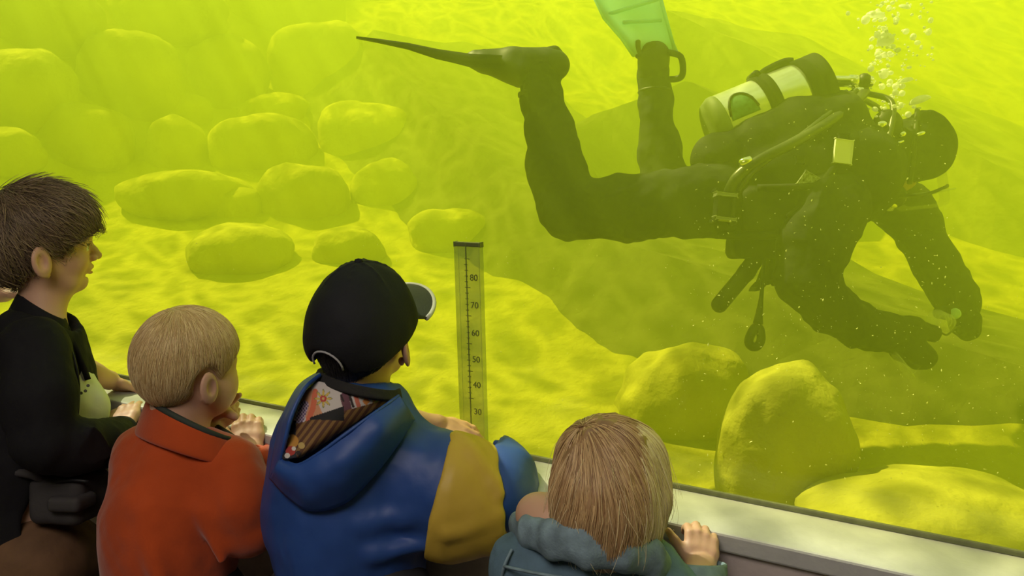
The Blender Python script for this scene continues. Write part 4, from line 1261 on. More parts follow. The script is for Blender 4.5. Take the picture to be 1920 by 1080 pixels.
# jacket
M_jA = mat('black fleece', (0.010, 0.010, 0.012), 0.85, var=.2, vscale=10, bump=.25, bscale=220, spec=.25)
lo_, hi_ = bounds([A(-200, 540, -.2), A(260, 540, .2), A(-200, 1040, -.2), A(260, 1040, .2)], .03)
f = Field(lo_, hi_, 0.0035); f.k = .03
up3 = np.array([RGT, UPV, FWD])
f.chain([(A(70, 640), .078), (A(62, 720), .098), (A(50, 850), .100), (A(42, 985), .102)], k=.04, flat=(FWD, 1.22))
f.chain([(A(64, 655, -.10), .06), (A(72, 750, -.135), .058), (A(86, 828, -.145), .052)], k=.03)
f.chain([(A(66, 655, .10), .058), (A(110, 684, .16), .048)], k=.03)
f.chain([(A(86, 828, -.145), .050), (A(140, 836, -.11), .047), (A(190, 832, -.03), .044), (A(224, 812, .095), .036)], k=.015)
for a, b in (((150, 815), (185, 870)), ((175, 805), (205, 850)), ((95, 790), (60, 850))):
    f.cap(A(*a, -.13), A(*b, -.10), .006, .006, .02)
f.cap(A(50, 1010, .0), A(38, 1030, .0), .12, .12, .03)
f.half(A(40, 1006), -UPV + .22 * RGT, .006)
# open front: cut away what lies right of the zip edge, below the chest
f.cap(A(180, 775, .02), A(150, 960, .0), .062, .085, .008, '-', flat=(FWD, 1.5))
f.cap(A(92, 590), A(98, 470), .058, .09, .01, '-')
f.chain([(A(86, 828, -.145), .050), (A(140, 836, -.11), .047), (A(190, 832, -.03), .044), (A(224, 812, .095), .036)], k=.012)
jk = f.build('jacket', M_jA, pa, disp=lambda p, n: .004 * fbm(p * np.array((1, 1, .6)), 20, 3, 9))
# collar
ring_band('collar', (72, 622, .0), (79, 573, .0), (60, .066), (42, .050), (26, 6), (24, 6), A, M_jA, jk, .008)
tube('jacket_edge', [A(121, 606, .0), A(136, 640, -.012), A(152, 676, -.015), A(165, 712, -.015)], .006, M_jA, jk, 8, sub=4)
# white shirt
M_shirt = mat('white cotton shirt', (0.74, 0.74, 0.68), .8, bump=.2, bscale=250)
f = Field(*bounds([A(20, 640, -.12), A(200, 640, .12), A(20, 960, -.12), A(200, 960, .12)], .03), 0.0035); f.k = .02
f.chain([(A(72, 690), .082), (A(82, 770), .098), (A(76, 880), .098), (A(66, 950), .09)], k=.03, flat=(FWD, .85))
f.chain([(A(118, 712, .03), .046), (A(146, 765, .03), .046), (A(136, 800, .03), .04)], k=.03)
f.half(A(70, 905), -UPV, .004)
sh = f.build('shirt', M_shirt, pa, disp=lambda p, n: .004 * fbm(p, 22, 2, 12))
M_eye = mat('dark eyelet', (.1, .1, .09), .5)
for x, y in ((152, 737), (160, 733), (165, 723)):
    lathe('eyelet', [(.0012, .001), (.003, .0012), (.003, 0)], frame_z(A(x, y, -.075 + .0), A(x + 8, y, -.12)), M_eye, sh, 10)
tube('cord', [A(116, 622, -.05), A(138, 668, -.078), A(148, 720, -.082), A(146, 775, -.085), A(140, 830, -.08)], .0022, M_black, jk, 6, sub=5)
# waist bag, trousers
M_bag = mat('dark grey waist bag', (0.045, 0.042, 0.042), .8, bump=.3, bscale=160)
bagc = empty('waist_bag', A(128, 925, -.08)); tag(bagc, 'dark grey waist bag hanging on the front of the boy in black', 'bag')
f = Field(*bounds([A(70, 860, -.2), A(190, 860, .1), A(70, 1000, -.2), A(190, 1000, .1)], .03), 0.003)
f.rbox(A(132, 928, -.06), (50 * SA, 50 * SA, .045), rot_rows(RGT - .1 * FWD, UPV), .018)
kid(f.build('bag_body', M_bag, None, disp=lambda p, n: .003 * fbm(p, 25, 2)), bagc)
f = Field(*bounds([A(90, 890, -.2), A(190, 890, .1), A(90, 1000, -.2), A(190, 1000, .1)], .03), 0.003)
f.rbox(A(135, 940, -.105), (30 * SA, 30 * SA, .014), rot_rows(RGT - .1 * FWD, UPV), .01)
kid(f.build('bag_pocket', M_bag, None), bagc)
kid(tube('zip', [A(104, 903, -.115), A(135, 900, -.118), A(166, 903, -.112)], .003, M_black, None, 8, sub=3), bagc)
kid(tube('belt', [A(88, 905, -.09), A(60, 890, -.115), A(20, 885, -.11)], .008, M_bag, None, 8, sub=3), bagc)
kid(tube('belt', [A(172, 905, -.05), A(195, 920, .02), A(206, 935, .08)], .008, M_bag, None, 8, sub=3), bagc)
M_trA = mat('brown corduroy trousers', (0.16, 0.085, 0.04), .85, var=.25, vscale=14, bump=.3, bscale=140)
fr = RGT * np.array((1, 1, 0)); fr = fr * .9 + np.array((FWD[0], FWD[1], 0)) * .3; fr /= np.linalg.norm(fr)
legs('trousers', M_trA, pa, A(62, 1060, -.04), A(105, 1060, .08), .095, fr, M_shoe)

# ------------------------------------------------------------------ child out of frame at the far left, only the bare arm in view
DE = 1.96
def E_(x, y, o=0.0): return at(x, y, DE + o)
hE = Head(E_(-190, 480), facing(-190, 20), ZUP, .2)
f = Field(*bounds([E_(-480, 320, -.2), E_(110, 320, .2), E_(-480, 800, -.2), E_(110, 800, .2)], .05), .005); f.k = .03
hE.sculpt(f)
f.chain([(hE.P(-.1, 0, -.15), .042), (hE.P(-.14, 0, -.6), .042)], k=.03)
f.chain([(E_(-200, 640), .07), (E_(-200, 760), .10), (E_(-205, 830), .1)], k=.05)
f.chain([(E_(-160, 650, -.08), .045), (E_(-120, 598, -.08), .036), (E_(-40, 551, -.02), .027), (E_(8, 549, .0), .023)], k=.02)
hand(f, E_(8, 549, .0), RGT, UPV - .2 * FWD, .115, 1)
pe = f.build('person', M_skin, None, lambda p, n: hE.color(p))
tag(pe, 'child mostly out of frame at left, a bare forearm showing behind the black collar', 'person')
f = Field(*bounds([E_(-330, 600, -.25), E_(-60, 600, .25), E_(-330, 1130, -.25), E_(-60, 1130, .25)], .05), .006); f.k = .04
f.chain([(E_(-200, 650), .085), (E_(-200, 760), .125), (E_(-205, 900), .125)], k=.05)
f.chain([(E_(-160, 655, -.08), .06), (E_(-110, 612, -.08), .052)], k=.03)
f.build('shirt', mat('grey striped shirt', (.3, .3, .33), .8), pe)
hf = Field(hE.c - .17, hE.c + .17, .004)
hf.ell(hE.P(-.055, 0, .135), np.array((.465, .385, .40)) * .2, hE.R); hf.ell(hE.P(.46, 0, -.35), np.array((.44, .70, .50)) * .2, hE.R, .01, '-'); hf.ell(hE.P(.02, 0, -.58), np.array((.33, .5, .32)) * .2, hE.R, .02, '-')
hf.build('hair', M_hA0, pe)
legs('trousers', M_dark, pe, E_(-235, 930), E_(-175, 930), .09, np.array((0, 1.0, 0)), M_shoe)

# ------------------------------------------------------------------ toddler in the orange fleece
DB = 1.47
def B(x, y, o=0.0): return at(x, y, DB + o)
SB = DB / FPX
faceB = facing(352, 32)
hB = Head(B(353, 680), faceB + np.array((0, 0, -.08)), ZUP + .03 * RGT, 202 * SB)
lo_, hi_ = bounds([B(215, 570, -.2), B(510, 570, .3), B(215, 1080, -.2), B(510, 1080, .3)], .03)
f = Field(lo_, hi_, 0.0028); f.k = .03
hB.sculpt(f, flare=.12)
f.ell(hB.P(.185, 0, -.27), np.array((.20, .27, .17)) * hB.s, hB.R, .05)            # chubby cheeks
f.chain([(hB.P(-.10, 0, -.15), .22 * hB.s), (hB.P(-.12, 0, -.5), .20 * hB.s), (B(356, 818, .012), .036)], k=.03)
f.chain([(B(345, 900), .065), (B(335, 950), .085), (B(330, 1060), .09)], k=.04)
f.chain([(B(445, 870, -.02), .04), (B(470, 985, -.03), .033), (B(478, 905, .06), .028), (B(470, 848, .10), .026)], k=.02)
wB = B(469, 846, .095)
hand(f, wB, np.array(B(464, 800, .125)) - wB, -FWD * .75 + UPV * .6, .118, 1, fcurl=[(30, 45, 30), (28, 46, 30), (28, 46, 30), (28, 48, 30)], spread=4, tdir=-RGT * .6 + UPV * .4 + FWD * .5)
f.chain([(B(270, 850, .08), .04), (B(325, 880, .10), .033), (B(385, 815, .10), .028), (B(398, 795, .09), .024)], k=.02)
wBl = B(396, 795, .09)
hand(f, wBl, RGT * .8 + UPV * .55 - .1 * FWD, -FWD * .4 - UPV * .5, .10, 1, fcurl=[(-10, 8, 8), (60, 70, 40), (65, 75, 40), (65, 75, 40)], spread=4)
f.chain([(B(405, 778, .07), .011), (B(424, 772, .05), .0095), (B(440, 781, .045), .008)], k=.006)
HAIR_B = (.58, .40, .18)
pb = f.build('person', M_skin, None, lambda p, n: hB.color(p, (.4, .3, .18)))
tag(pb, 'blond toddler in an orange fleece jacket with one finger at his mouth', 'person')
hf = Field(hB.c - .17, hB.c + .17, 0.003); hf.mg = .04; s = hB.s; R = hB.R
hf.ell(hB.P(-.05, 0, .128), np.array((.448, .365, .385)) * s, R)
hf.ell(hB.P(.05, 0, .10), np.array((.375, .345, .345)) * s, R, .04)
hf.ell(hB.P(-.26, 0, -.10), np.array((.17, .26, .24)) * s, R, .05)
hf.ell(hB.P(.48, 0, -.35), np.array((.44, .70, .52)) * s, R, .01, '-')
hf.ell(hB.P(-.045, -.44, -.17), np.array((.17, .19, .22)) * s, R, .01, '-')
hf.ell(hB.P(-.02, .42, -.24), np.array((.13, .17, .17)) * s, R, .01, '-')
hf.ell(hB.P(.05, 0, -.62), np.array((.36, .5, .34)) * s, R, .02, '-')
M_hB0 = mat('blond hair', HAIR_B, .5, var=.15, vscale=60, bump=.2, bscale=200)
hair = hf.build('hair', M_hB0, pb)
M_hB = mat_hair('blond hair strands', (.58, .38, .14), (1.0, .84, .44))
whB = hB.P(-.16, .02, .51)
def flowB(P, t):
    d = P - whB; d /= np.linalg.norm(d, axis=1, keepdims=True) + 1e-6
    return d + np.array((0, 0, -.5)) + np.cross(d, ZUP) * .25
strands('hair_strands', hf, hair, M_hB, 9000, lambda v: np.ones(len(v), bool), flowB, 7, .005, (0, .0025), .0004, 5, .2)

M_jB = mat('orange fleece', (0.50, 0.072, 0.014), .9, var=.12, vscale=10, bump=.25, bscale=260, spec=.2, sheen=.3)
M_trim = mat('dark green collar trim', (0.035, 0.045, 0.035), .8, bump=.3, bscale=300)
lo_, hi_ = bounds([B(190, 740, -.2), B(530, 740, .22), B(190, 1110, -.2), B(530, 1110, .22)], .03)
f = Field(lo_, hi_, 0.0035); f.k = .03
f.chain([(B(352, 876), .066), (B(345, 915), .098), (B(325, 980), .108), (B(318, 1110), .112)], k=.05, flat=(RGT, 1.04))
f.cap(B(272, 842, .04), B(282, 880, .02), .040, .05, .04)
f.chain([(B(284, 868, .02), .058), (B(405, 886, -.01), .056)], k=.05)
f.chain([(B(275, 860, .06), .055), (B(325, 885, .09), .045), (B(380, 822, .11), .04)], k=.03)
f.chain([(B(432, 885, -.03), .062), (B(452, 940, -.05), .058), (B(465, 985, -.045), .052)], k=.03)
f.chain([(B(465, 990, -.045), .05), (B(478, 930, .04), .04), (B(474, 868, .09), .034)], k=.012)
for a, b, r in (((380, 960, -.100), (415, 1050, -.100), .010), ((270, 960, -.11), (300, 1090, -.12), .008)):
    f.cap(B(*a), B(*b), r, r * .6, .03)
jb = f.build('jacket', M_jB, pb, disp=lambda p, n: .004 * fbm(p * np.array((1, 1, .7)), 15, 3, 21))
cb, top = ring_band('collar', (352, 846, .0), (359, 786, .008), (98, .090), (80, .084), (30, 10), (38, 10), B, M_jB, jb, .009)
tube('collar_trim', top, .0058, M_trim, cb, 10, True)
f = Field(*bounds([B(440, 810, .0), B(520, 810, .2), B(440, 880, .0), B(520, 880, .2)], .03), .003)
f.cap(B(475, 862, .082), B(471, 838, .105), .037, .034); f.cap(B(471, 845, .1), B(469, 815, .125), .026, .024, .004, '-')
f.half(B(471, 832, .11), UPV, .004)
f.build('cuff', M_jB, jb)
legs('trousers', M_dark, pb, B(290, 1130), B(365, 1130, .0), .085, np.array((0, 1.0, 0)), M_shoe)

# ------------------------------------------------------------------ boy in the black cap
DC = 1.36
def C(x, y, o=0.0): return at(x, y, DC + o)
SC = DC / FPX
faceC = facing(682, 60)
hC = Head(C(682, 610), faceC + np.array((0, 0, .12)), ZUP + .03 * RGT, 224 * SC)
lo_, hi_ = bounds([C(540, 480, -.2), C(980, 480, .28), C(540, 1080, -.2), C(980, 1080, .28)], .03)
f = Field(lo_, hi_, 0.0030); f.k = .03
hC.sculpt(f)
f.chain([(hC.P(-.10, 0, -.15), .225 * hC.s), (hC.P(-.15, 0, -.5), .215 * hC.s), (C(668, 765), .055)], k=.03)
f.chain([(C(665, 850), .08), (C(655, 900), .1), (C(650, 1060), .1)], k=.04)
f.chain([(C(790, 850, -.01), .045), (C(930, 930, -.03), .04), (C(940, 905, .03), .035), (C(895, 850, .12), .028)], k=.02)
hand(f, C(895, 850, .12), FWD * .6 - RGT * .6 + UPV * .1, UPV, .12, -1, curl=(12, 20, 15))
f.chain([(C(590, 830, .08), .045), (C(645, 836, .17), .034), (C(770, 800, .16), .029), (C(818, 800, .165), .024)], k=.02)
wC = C(812, 800, .165)
hand(f, wC, np.array(C(885, 818, .15)) - wC, UPV * .8 - FWD * .5, .125, -1, fcurl=[(10, 20, 15), (12, 28, 20), (14, 34, 22), (16, 38, 24)], spread=4, tdir=FWD * .6 + RGT * .6)
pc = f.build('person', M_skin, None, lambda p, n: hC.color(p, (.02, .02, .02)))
tag(pc, 'boy in a black cap and a blue jacket with yellow sleeve bands', 'person')
hf = Field(hC.c - .18, hC.c + .18, 0.003); hf.mg = .03; s = hC.s; R = hC.R
hf.ell(hC.P(-.03, 0, .10), np.array((.41, .345, .38)) * s, R)
hf.ell(hC.P(-.22, 0, -.12), np.array((.19, .265, .20)) * s, R, .05)
hf.ell(hC.P(-.31, .03, -.29), np.array((.05, .09, .08)) * s, R, .04)
hf.ell(hC.P(.46, 0, -.35), np.array((.44, .70, .50)) * s, R, .01, '-')
hf.ell(hC.P(-.02, -.42, -.22), np.array((.13, .17, .17)) * s, R, .01, '-')
hf.ell(hC.P(-.02, .42, -.22), np.array((.13, .17, .17)) * s, R, .01, '-')
hf.ell(hC.P(.06, -.36, -.30), np.array((.15, .14, .15)) * s, R, .01, '-')
hf.ell(hC.P(.06, .36, -.30), np.array((.15, .14, .15)) * s, R, .01, '-')
hf.ell(hC.P(.05, 0, -.62), np.array((.36, .5, .34)) * s, R, .02, '-')
M_hC0 = mat('black hair', (.012, .011, .011), .45, bump=.3, bscale=200)
hair = hf.build('hair', M_hC0, pc)
M_hC = mat_hair('black hair strands', (.006, .006, .006), (.03, .027, .025))
strands('hair_strands', hf, hair, M_hC, 3500, lambda v: (v - hC.c) @ ZUP < .02, lambda P, t: np.tile(np.array((0, 0, -1.0)), (len(P), 1)) + .15 * (P - hC.c), 5, .004, (0, .003), .0005, 6, .25)
# cap
M_cap = mat('black cotton cap', (0.011, 0.012, 0.015), .75, bump=.25, bscale=300, spec=.3)
M_brim = mat('dark green-grey brim cloth', (0.03, 0.036, 0.034), .7, bump=.25, bscale=300)
M_edge = mat('pale grey brim edging', (0.62, 0.64, 0.60), .6)
cf = Field(hC.c - .2, hC.c + .2, 0.003); cf.mg = .06
cf.ell(hC.P(-.01, 0, .10), np.array((.445, .375, .455)) * s, R)
cf.ell(hC.P(-.02, 0, -.02), np.array((.43, .372, .30)) * s, R, .06)
cf.ell(hC.P(-.22, 0, -.10), np.array((.20, .28, .25)) * s, R, .06)
cf.ell(hC.P(-.01, 0, .06), np.array((.42, .355, .43)) * s, R, .0, '-')
cf0 = Field(hC.c - .2, hC.c + .2, 0.003); cf0.d = cf.d.copy()
cf.half(hC.P(.4, 0, .10), -(R[2] - .38 * R[0]), .004)
cf.ell(hC.P(-.47, .06, -.20), np.array((.2, .17, .165)) * s, R, .012, '-')       # strap opening
for a in range(6):
    ph = a * PI / 3 + .3
    pts = [(hC.P(-.01 + .445 * math.cos(ph) * math.sin(q), .375 * math.sin(ph) * math.sin(q), .10 + .455 * math.cos(q)), .002) for q in np.linspace(0, 1.35, 8)]
    cf.chain(pts, k=.004)
cap_o = cf.build('cap', M_cap, pc, disp=lambda p, n: .0025 * fbm(p, 22, 2, 31))
lathe('cap_button', [(.0008, .007), (.006, .005), (.008, 0), (.006, -.003)], frame_z(hC.P(-.01, 0, .55), hC.P(-.01, 0, .8)), M_cap, cap_o, 14)
# brim: curved shell, edging along its rim
def brim_pt(u, v):            # u across -1..1, v out 0..1
    a = u * 1.12
    base = np.array((-.04 + .45 * math.cos(a) * 1.0, .375 * math.sin(a)))
    out_ = np.array((math.cos(a * .62), .45 * math.sin(a * .62)))
    p = base + out_ * (.50 * v * (math.cos(u * 1.35) ** .55 + .08))
    return hC.P(p[0], p[1], .10 - .03 * v - .34 * p[1] ** 2 * 1.5)
nu, nv = 28, 9
V = [brim_pt(-1 + 2 * i / (nu - 1), j / (nv - 1)) for i in range(nu) for j in range(nv)]
F = [(i * nv + j, i * nv + j + 1, (i + 1) * nv + j + 1, (i + 1) * nv + j) for i in range(nu - 1) for j in range(nv - 1)]
br = mesh('brim', V, F, M_brim, cap_o); md = br.modifiers.new('solid', 'SOLIDIFY'); md.thickness = .004; md.offset = 0
tube('brim_edging', [brim_pt(-1 + 2 * i / 23, 1.0) for i in range(24)], .0045, M_edge, br, 8)
sp = [hC.P(-.62 , .06 + .175 * math.cos(t), -.20 + .17 * math.sin(t)) for a, t in [(0, t) for t in np.linspace(-.1, PI + .1, 14)]]
sp2 = []
for p in sp:
    p = np.array(p)
    for _ in range(14): p = p - cf0.grad(p[None])[0] * np.clip(cf0.sample(p[None])[0] - .0015, -.01, .01)
    sp2.append(p)
tube('strap_piping', sp2, .0018, mat('grey piping', (.42, .42, .43), .6), cap_o, 6)
# jacket
M_jC = mat('blue nylon', (0.022, 0.075, 0.30), .5, var=.12, vscale=9, bump=.12, bscale=120, spec=.5)
M_yel = mat('mustard yellow nylon', (0.62, 0.43, 0.055), .5, var=.08, vscale=9, bump=.12, bscale=120)
lo_, hi_ = bounds([C(480, 690, -.24), C(1000, 690, .24), C(480, 1120, -.24), C(1000, 1120, .24)], .03)
f = Field(lo_, hi_, 0.0035); f.k = .03
f.chain([(C(668, 790), .088), (C(658, 850), .120), (C(652, 950), .126), (C(660, 1110), .124)], k=.05, flat=(FWD, .82))
f.chain([(C(598, 800, .05), .054), (C(668, 828, 0), .055), (C(785, 890, -.02), .056)], k=.05)
f.cap(C(602, 765, .05), C(584, 830, .03), .030, .042, .03)
f.chain([(C(596, 806, .06), .05), (C(585, 900, .11), .046), (C(650, 838, .17), .040), (C(740, 812, .17), .036)], k=.03)
f.chain([(C(770, 884, -.02), .066), (C(850, 915, -.03), .078), (C(925, 925, -.03), .066)], k=.05)
f.cap(hC.P(-.06, 0, -.48), hC.P(-.06, 0, .1), .058, .07, .008, '-')
for a, b, r in (((775, 822, .0), (846, 852, .0), .012), ((802, 835, .02), (852, 848, .0), .010), ((680, 980, -.1), (790, 960, -.09), .008), ((700, 1040, -.1), (810, 1020, -.08), .008), ((560, 960, -.04), (545, 1080, -.05), .009)):
    f.cap(C(*a), C(*b), r, r * .7, .025)
jc = f.build('jacket', M_jC, pc, disp=lambda p, n: .0035 * fbm(p * np.array((1, 1, .7)), 17, 3, 41))
# yellow band round the upper sleeve, then the blue lower sleeve
f = Field(*bounds([C(770, 790, -.18), C(980, 790, .14), C(770, 1060, -.18), C(980, 1060, .14)], .03), 0.003); f.k = .03
f.chain([(C(770, 892, -.02), .074), (C(850, 922, -.03), .092), (C(925, 932, -.03), .074)], k=.04)
f.cap(C(840, 985, -.04), C(900, 975, -.05), .05, .045, .06)
f.half(C(828, 900, -.03), -(RGT * .97 - .22 * UPV), .004)
f.half(C(944, 930, -.03), RGT * .98 + .1 * UPV, .006)
for a, b in (((860, 820, -.05), (930, 900, -.09)), ((880, 850, -.08), (938, 925, -.1)), ((840, 1000, -.12), (935, 965, -.1))):
    f.cap(C(*a), C(*b), .007, .006, .02)
f.build('sleeve_band', M_yel, jc, disp=lambda p, n: .003 * fbm(p, 20, 2, 45))
f = Field(*bounds([C(830, 790, -.16), C(1020, 790, .22), C(830, 1040, -.16), C(1020, 1040, .22)], .03), 0.003); f.k = .03
f.chain([(C(930, 928, -.035), .066), (C(938, 903, -.005), .060), (C(925, 872, .05), .050), (C(898, 852, .115), .036)], k=.03)
f.half(C(936, 930, -.03), -(RGT * .98 + .12 * UPV - .2 * FWD), .004)
for a, b in (((900, 838, .04), (965, 868, -.02)), ((930, 830, .06), (978, 880, .0))):
    f.cap(C(*a), C(*b), .006, .006, .02)
f.build('lower_sleeve', M_jC, jc, disp=lambda p, n: .003 * fbm(p, 20, 2, 47))
# dark collar
ring_band('collar', (672, 730, -.012), (673, 711, -.012), (80, .094), (72, .086), (18, 14), (17, 12), C, mat('charcoal knit collar', (0.016, 0.015, 0.015), .9, bump=.4, bscale=250), jc, .010)
# hood hanging down the back
hd = cloth_patch('hood', [(748, 742, -.085), (700, 776, -.135), (645, 816, -.152), (594, 853, -.150), (556, 872, -.135), (528, 858, -.10)],
                 [(775, 785, -.05), (742, 835, -.10), (694, 896, -.122), (640, 944, -.128), (570, 952, -.122), (508, 895, -.085)], .026, C, M_jC, jc, .007, seed=3)
cloth_patch('hood_rim', [(602, 702, -.06), (573, 727, -.098), (549, 775, -.118), (536, 820, -.125), (528, 862, -.115)],
            [(596, 700, .02), (560, 726, -.02), (531, 782, -.05), (517, 840, -.06), (508, 897, -.07)], .005, C, M_jC, hd, .006, seed=5)
tube('hood_hem', [C(748, 742, -.089), C(700, 776, -.139), C(645, 816, -.156), C(594, 853, -.154), C(556, 872, -.139), C(528, 858, -.104)], .0028, M_jC, hd, 8, sub=6)
# printed lining inside the hood: a curved patch, flat print in its colours
POLY = [((597, 716), (740, 744)), ((572, 735), (728, 752)), ((560, 765), (700, 768)), ((548, 800), (668, 790)), ((538, 830), (630, 815)), ((530, 850), (596, 838)), ((532, 862), (566, 856))]
nR, nC = 120, 150
V, CC = [], []
def smooth_rows(t):
    k = t * (len(POLY) - 1); i = min(int(k), len(POLY) - 2); fr_ = k - i
    a = np.array(POLY[i]) * (1 - fr_) + np.array(POLY[i + 1]) * fr_
    return a
for i in range(nR):
    t = i / (nR - 1)
    a, b = smooth_rows(t)
    for j in range(nC):
        u = j / (nC - 1)
        x, y = a * (1 - u) + b * u
        o = -.092 - .045 * t + .028 * (2 * u - 1) ** 2 * (1 - .4 * t)
        V.append(C(x, y, o))
        # print, in photo-like motifs
        col = np.array((.60, .55, .52))
        def dseg(ax, ay, bx, by):
            vx, vy = bx - ax, by - ay; q = max(0, min(1, ((x - ax) * vx + (y - ay) * vy) / (vx * vx + vy * vy)))
            return math.hypot(x - ax - q * vx, y - ay - q * vy)
        if dseg(570, 735, 590, 780) < 16: col = np.array((.62, .30, .16))
        if dseg(592, 735, 588, 765) < 5 or dseg(588, 765, 575, 800) < 5: col = np.array((.65, .16, .08))
        if dseg(572, 760, 562, 790) < 8: col = np.array((.10, .07, .14)) if (int(x * .35) + int(y * .28)) % 2 else np.array((.55, .42, .55))
        r_, an = math.hypot(x - 607, y - 748), math.atan2(y - 748, x - 607)
        pet = 10 + 5.5 * math.cos(8 * an)
        if r_ < pet + 2: col = np.array((.20, .22, .08))
        if r_ < pet: col = np.array((.62, .45, .10))
        if r_ < 6: col = np.array((.50, .05, .06))
        if r_ < 2.5: col = np.array((.65, .40, .15))
        if dseg(646, 745, 652, 768) < 8: col = np.array((.13, .05, .07))
        if dseg(640, 742, 644, 752) < 2 or dseg(655, 740, 662, 762) < 2.5: col = np.array((.03, .02, .02))
        if dseg(666, 740, 672, 760) < 4: col = np.array((.60, .16, .10))
        if abs(x - 686) + abs(y - 752) * .8 < 7: col = np.array((.65, .25, .06))
        if x > 698 and y < 760: col = np.array((.42, .46, .10)) if int((x + y) * .2) % 2 else np.array((.55, .30, .1))
        # striped brown panel below, dark wedge between
        if y > 790 - (x - 575) * .28:
            s_ = (x + y * .75)
            col = np.array((.24, .13, .04)) if int(s_ / 6.5) % 2 else np.array((.10, .04, .02))
        wy = 784 - (x - 590) * .16
        if 582 < x < 645 and abs(y - wy) < 2 + (x - 582) * .18: col = np.array((.012, .012, .014))
        if x < 556 and y > 790: col = np.array((.02, .02, .03))
        for (cx_, cy_, rr_, c_) in ((548, 828, 13, (.55, .27, .05)), (546, 846, 9, (.42, .05, .04)), (552, 842, 4, (.70, .66, .60)), (566, 836, 6, (.50, .36, .12)), (540, 855, 5, (.7, .66, .62)), (560, 850, 4, (.03, .02, .02)), (541, 818, 4, (.66, .62, .55))):
            if math.hypot(x - cx_, y - cy_) < rr_: col = np.array(c_)
        CC.append(col)
F = np.array([(i * nC + j, (i + 1) * nC + j, (i + 1) * nC + j + 1, i * nC + j + 1) for i in range(nR - 1) for j in range(nC - 1)])
M_lin = mat('printed hood lining', (1, 1, 1), .8, attr=True)
ln_ = mesh('hood_lining', V, F, M_lin, jc, True, np.array(CC)); md = ln_.modifiers.new('solid', 'SOLIDIFY'); md.thickness = .003; md.offset = 0
ln_['label'] = 'bright printed hood lining'
tube('hood_seam', [C(757, 762, -.078), C(722, 806, -.135), C(672, 858, -.160), C(612, 905, -.160), C(548, 915, -.135)], .0013, M_jC, hd, 6, sub=4)
legs('trousers', M_dark, pc, C(610, 1130, .0), C(705, 1130, -.02), .09, np.array((0, 1.0, 0)), M_shoe)

# ------------------------------------------------------------------ girl in the denim jacket
DG = 1.13
def G(x, y, o=0.0): return at(x, y, DG + o)
SG = DG / FPX
faceG = facing(1140, 68)
hG = Head(G(1143, 888, .01), faceG + np.array((0, 0, .06)), ZUP - .02 * RGT, 208 * SG)
lo_, hi_ = bounds([G(940, 770, -.2), G(1380, 770, .22), G(940, 1200, -.2), G(1380, 1200, .22)], .03)
f = Field(lo_, hi_, 0.0028); f.k = .03
hG.sculpt(f)
f.chain([(hG.P(-.10, 0, -.15), .21 * hG.s), (hG.P(-.15, 0, -.55), .21 * hG.s), (G(1110, 1060), .05)], k=.03)
f.chain([(G(1100, 1030, -.02), .05), (G(1040, 985, -.015), .036), (G(1003, 962, .0), .026)], k=.035)
f.chain([(G(1105, 1090), .07), (G(1110, 1200), .08)], k=.04)
f.chain([(G(1215, 1100, -.03), .036), (G(1300, 1180, -.07), .03), (G(1312, 1110, -.02), .025), (G(1314, 1068, .02), .023)], k=.02)
wG = G(1314, 1066, .022)
hand(f, wG, np.array(G(1316, 1004, .052)) - wG, -FWD * .9 + UPV * .35, .098, 1, fcurl=[(38, 40, 20), (36, 40, 20), (36, 40, 20), (38, 42, 20)], spread=7, tdir=-RGT * .75 + UPV * .75)
HAIR_G = (.36, .22, .10)
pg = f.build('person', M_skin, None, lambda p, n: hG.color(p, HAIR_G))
tag(pg, 'small girl with long fair hair in a blue denim jacket, one hand on the sill', 'person')
hf = Field(*bounds([G(950, 750, -.16), G(1290, 750, .16), G(1000, 1060, -.16), G(1290, 1060, .16)], .02), 0.003); hf.mg = .05; s = hG.s; R = hG.R
hf.ell(hG.P(-.05, 0, .125), np.array((.455, .385, .40)) * s, R)
hf.chain([(G(1104, 860, -.02), .040), (G(1098, 930, -.045), .037), (G(1100, 985, -.055), .032), (G(1104, 1014, -.062), .022)], k=.035)
hf.chain([(G(1148, 860, -.04), .050), (G(1148, 930, -.06), .046), (G(1146, 985, -.072), .036), (G(1146, 1024, -.08), .020)], k=.035)
hf.chain([(G(1192, 860, .0), .034), (G(1196, 920, -.01), .029), (G(1186, 960, -.03), .028), (G(1190, 1000, -.045), .018)], k=.035)
hf.ell(hG.P(.50, 0, -.30), np.array((.36, .60, .50)) * s, R, .02, '-')
M_hG0 = mat('fair hair', HAIR_G, .45, var=.25, vscale=50, bump=.3, bscale=160, stretch=(1, 1, .15))
hair = hf.build('hair', M_hG0, pg, disp=lambda p, n: .004 * fbm(p * np.array((1, 1, .12)), 70, 2, 61))
M_hG = mat_hair('fair hair strands', (.30, .155, .06), (.80, .58, .28), .35)
M_hG2 = mat_hair('pale hair strands', (.70, .54, .26), (1.0, .88, .56), .35)
whG = hG.P(-.30, .10, .46)
def flowG(P, t):
    d = P - whG; d /= np.linalg.norm(d, axis=1, keepdims=True) + 1e-6
    h = ((whG - P) @ ZUP)
    w_ = np.clip(1 - h / .07, 0, 1)[:, None]
    return d * w_ * 1.4 + np.array((0, 0, -1.0)) + RGT * (.12 * np.sin(P[:, 2] * 60 + P[:, 0] * 25))[:, None]
strands('hair_strands', hf, hair, M_hG, 9000, lambda v: (v - hG.c) @ ZUP > -.06, flowG, 14, .0095, (0, .006), .00055, 8, .12)
strands('pale_hair_strands', hf, hair, M_hG2, 5200, lambda v: ((v - hG.c) @ RGT > .028) & ((v - hG.c) @ ZUP > -.06), flowG, 14, .009, (.003, .010), .0006, 9, .16)
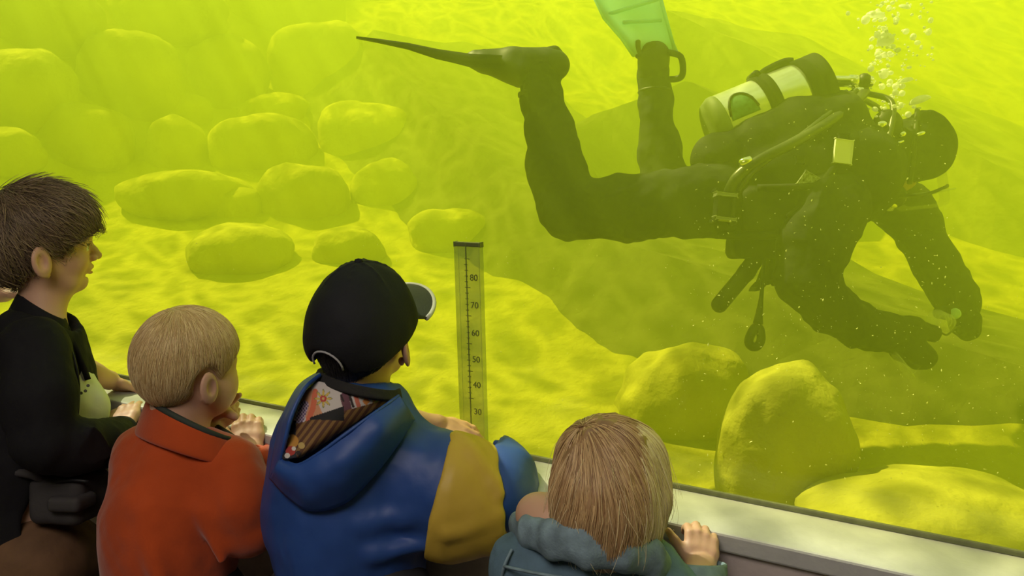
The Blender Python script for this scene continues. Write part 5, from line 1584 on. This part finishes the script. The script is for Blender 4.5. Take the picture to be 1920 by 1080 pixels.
strands('stray_hair', hf, hair, M_hG2, 260, lambda v: (v - hG.c) @ ZUP < .06, lambda P, t: np.tile(np.array((0, 0, -1.0)), (len(P), 1)) + 1.2 * hf.grad(P, .01), 9, .008, (.002, .022), .0003, 10, .5)

M_den = mat('blue denim', (0.105, 0.185, 0.25), .85, var=.3, vscale=18, bump=.4, bscale=320)
M_den2 = mat('faded denim seam', (0.20, 0.29, 0.34), .85, var=.3, vscale=40, bump=.4, bscale=320)
lo_, hi_ = bounds([G(890, 950, -.2), G(1390, 950, .22), G(890, 1240, -.2), G(1390, 1240, .22)], .03)
f = Field(lo_, hi_, 0.003); f.k = .03
f.chain([(G(1105, 1085), .090), (G(1108, 1160), .108), (G(1110, 1230), .11)], k=.04, flat=(FWD, .85))
f.chain([(G(985, 1062, .0), .045), (G(1105, 1050, -.01), .05), (G(1215, 1080, -.02), .046)], k=.04)
f.chain([(G(988, 1066, .0), .044), (G(972, 1130, .03), .044), (G(1010, 1190, .08), .04)], k=.03)
f.chain([(G(1215, 1085, -.03), .05), (G(1300, 1165, -.06), .043), (G(1312, 1110, -.02), .035)], k=.02)
f.cap(hG.P(-.08, 0, -.50), hG.P(-.08, 0, 0), .048, .06, .008, '-')
jg = f.build('denim_jacket', M_den, pg, disp=lambda p, n: .003 * fbm(p, 24, 3, 71))
f = Field(*bounds([G(940, 930, -.18), G(1320, 930, .14), G(940, 1100, -.18), G(1320, 1100, .14)], .03), 0.0028); f.k = .012
cl = [(G(968, 985, .03), .012), (G(990, 998, -.03), .013), (G(1035, 1012, -.075), .014), (G(1100, 1025, -.10), .015), (G(1170, 1032, -.098), .015), (G(1225, 1050, -.075), .015), (G(1262, 1076, -.03), .012)]
f.chain(cl, k=.01, flat=(UPV, 1.7))
f.build('collar', M_den2, jg, disp=lambda p, n: .002 * fbm(p, 40, 2, 72))
cu_, _ = ring_band('cuff', (1309, 1104, -.02), (1313, 1054, .010), (52, .044), (47, .038), (2, 6), (2, 6), G, M_den2, jg, .006)
lathe('button', [(.0008, .003), (.005, .0025), (.006, 0)], frame_z(G(1336, 1068, -.012), G(1338, 1068, -.05)), mat('copper button', (.35, .18, .09), .35, .8), cu_, 14)
for pts in ([(945, 1062, -.05), (1000, 1074, -.095), (1060, 1084, -.105)], [(960, 1030, -.04), (945, 1062, -.05), (940, 1090, -.04)]):
    q = [G(*p) for p in pts]
    tube('seam', q, .0022, M_den2, jg, 6, sub=5)
legs('trousers', M_dark, pg, G(1075, 1250), G(1145, 1250), .075, np.array((0, 1.0, 0)), M_shoe)
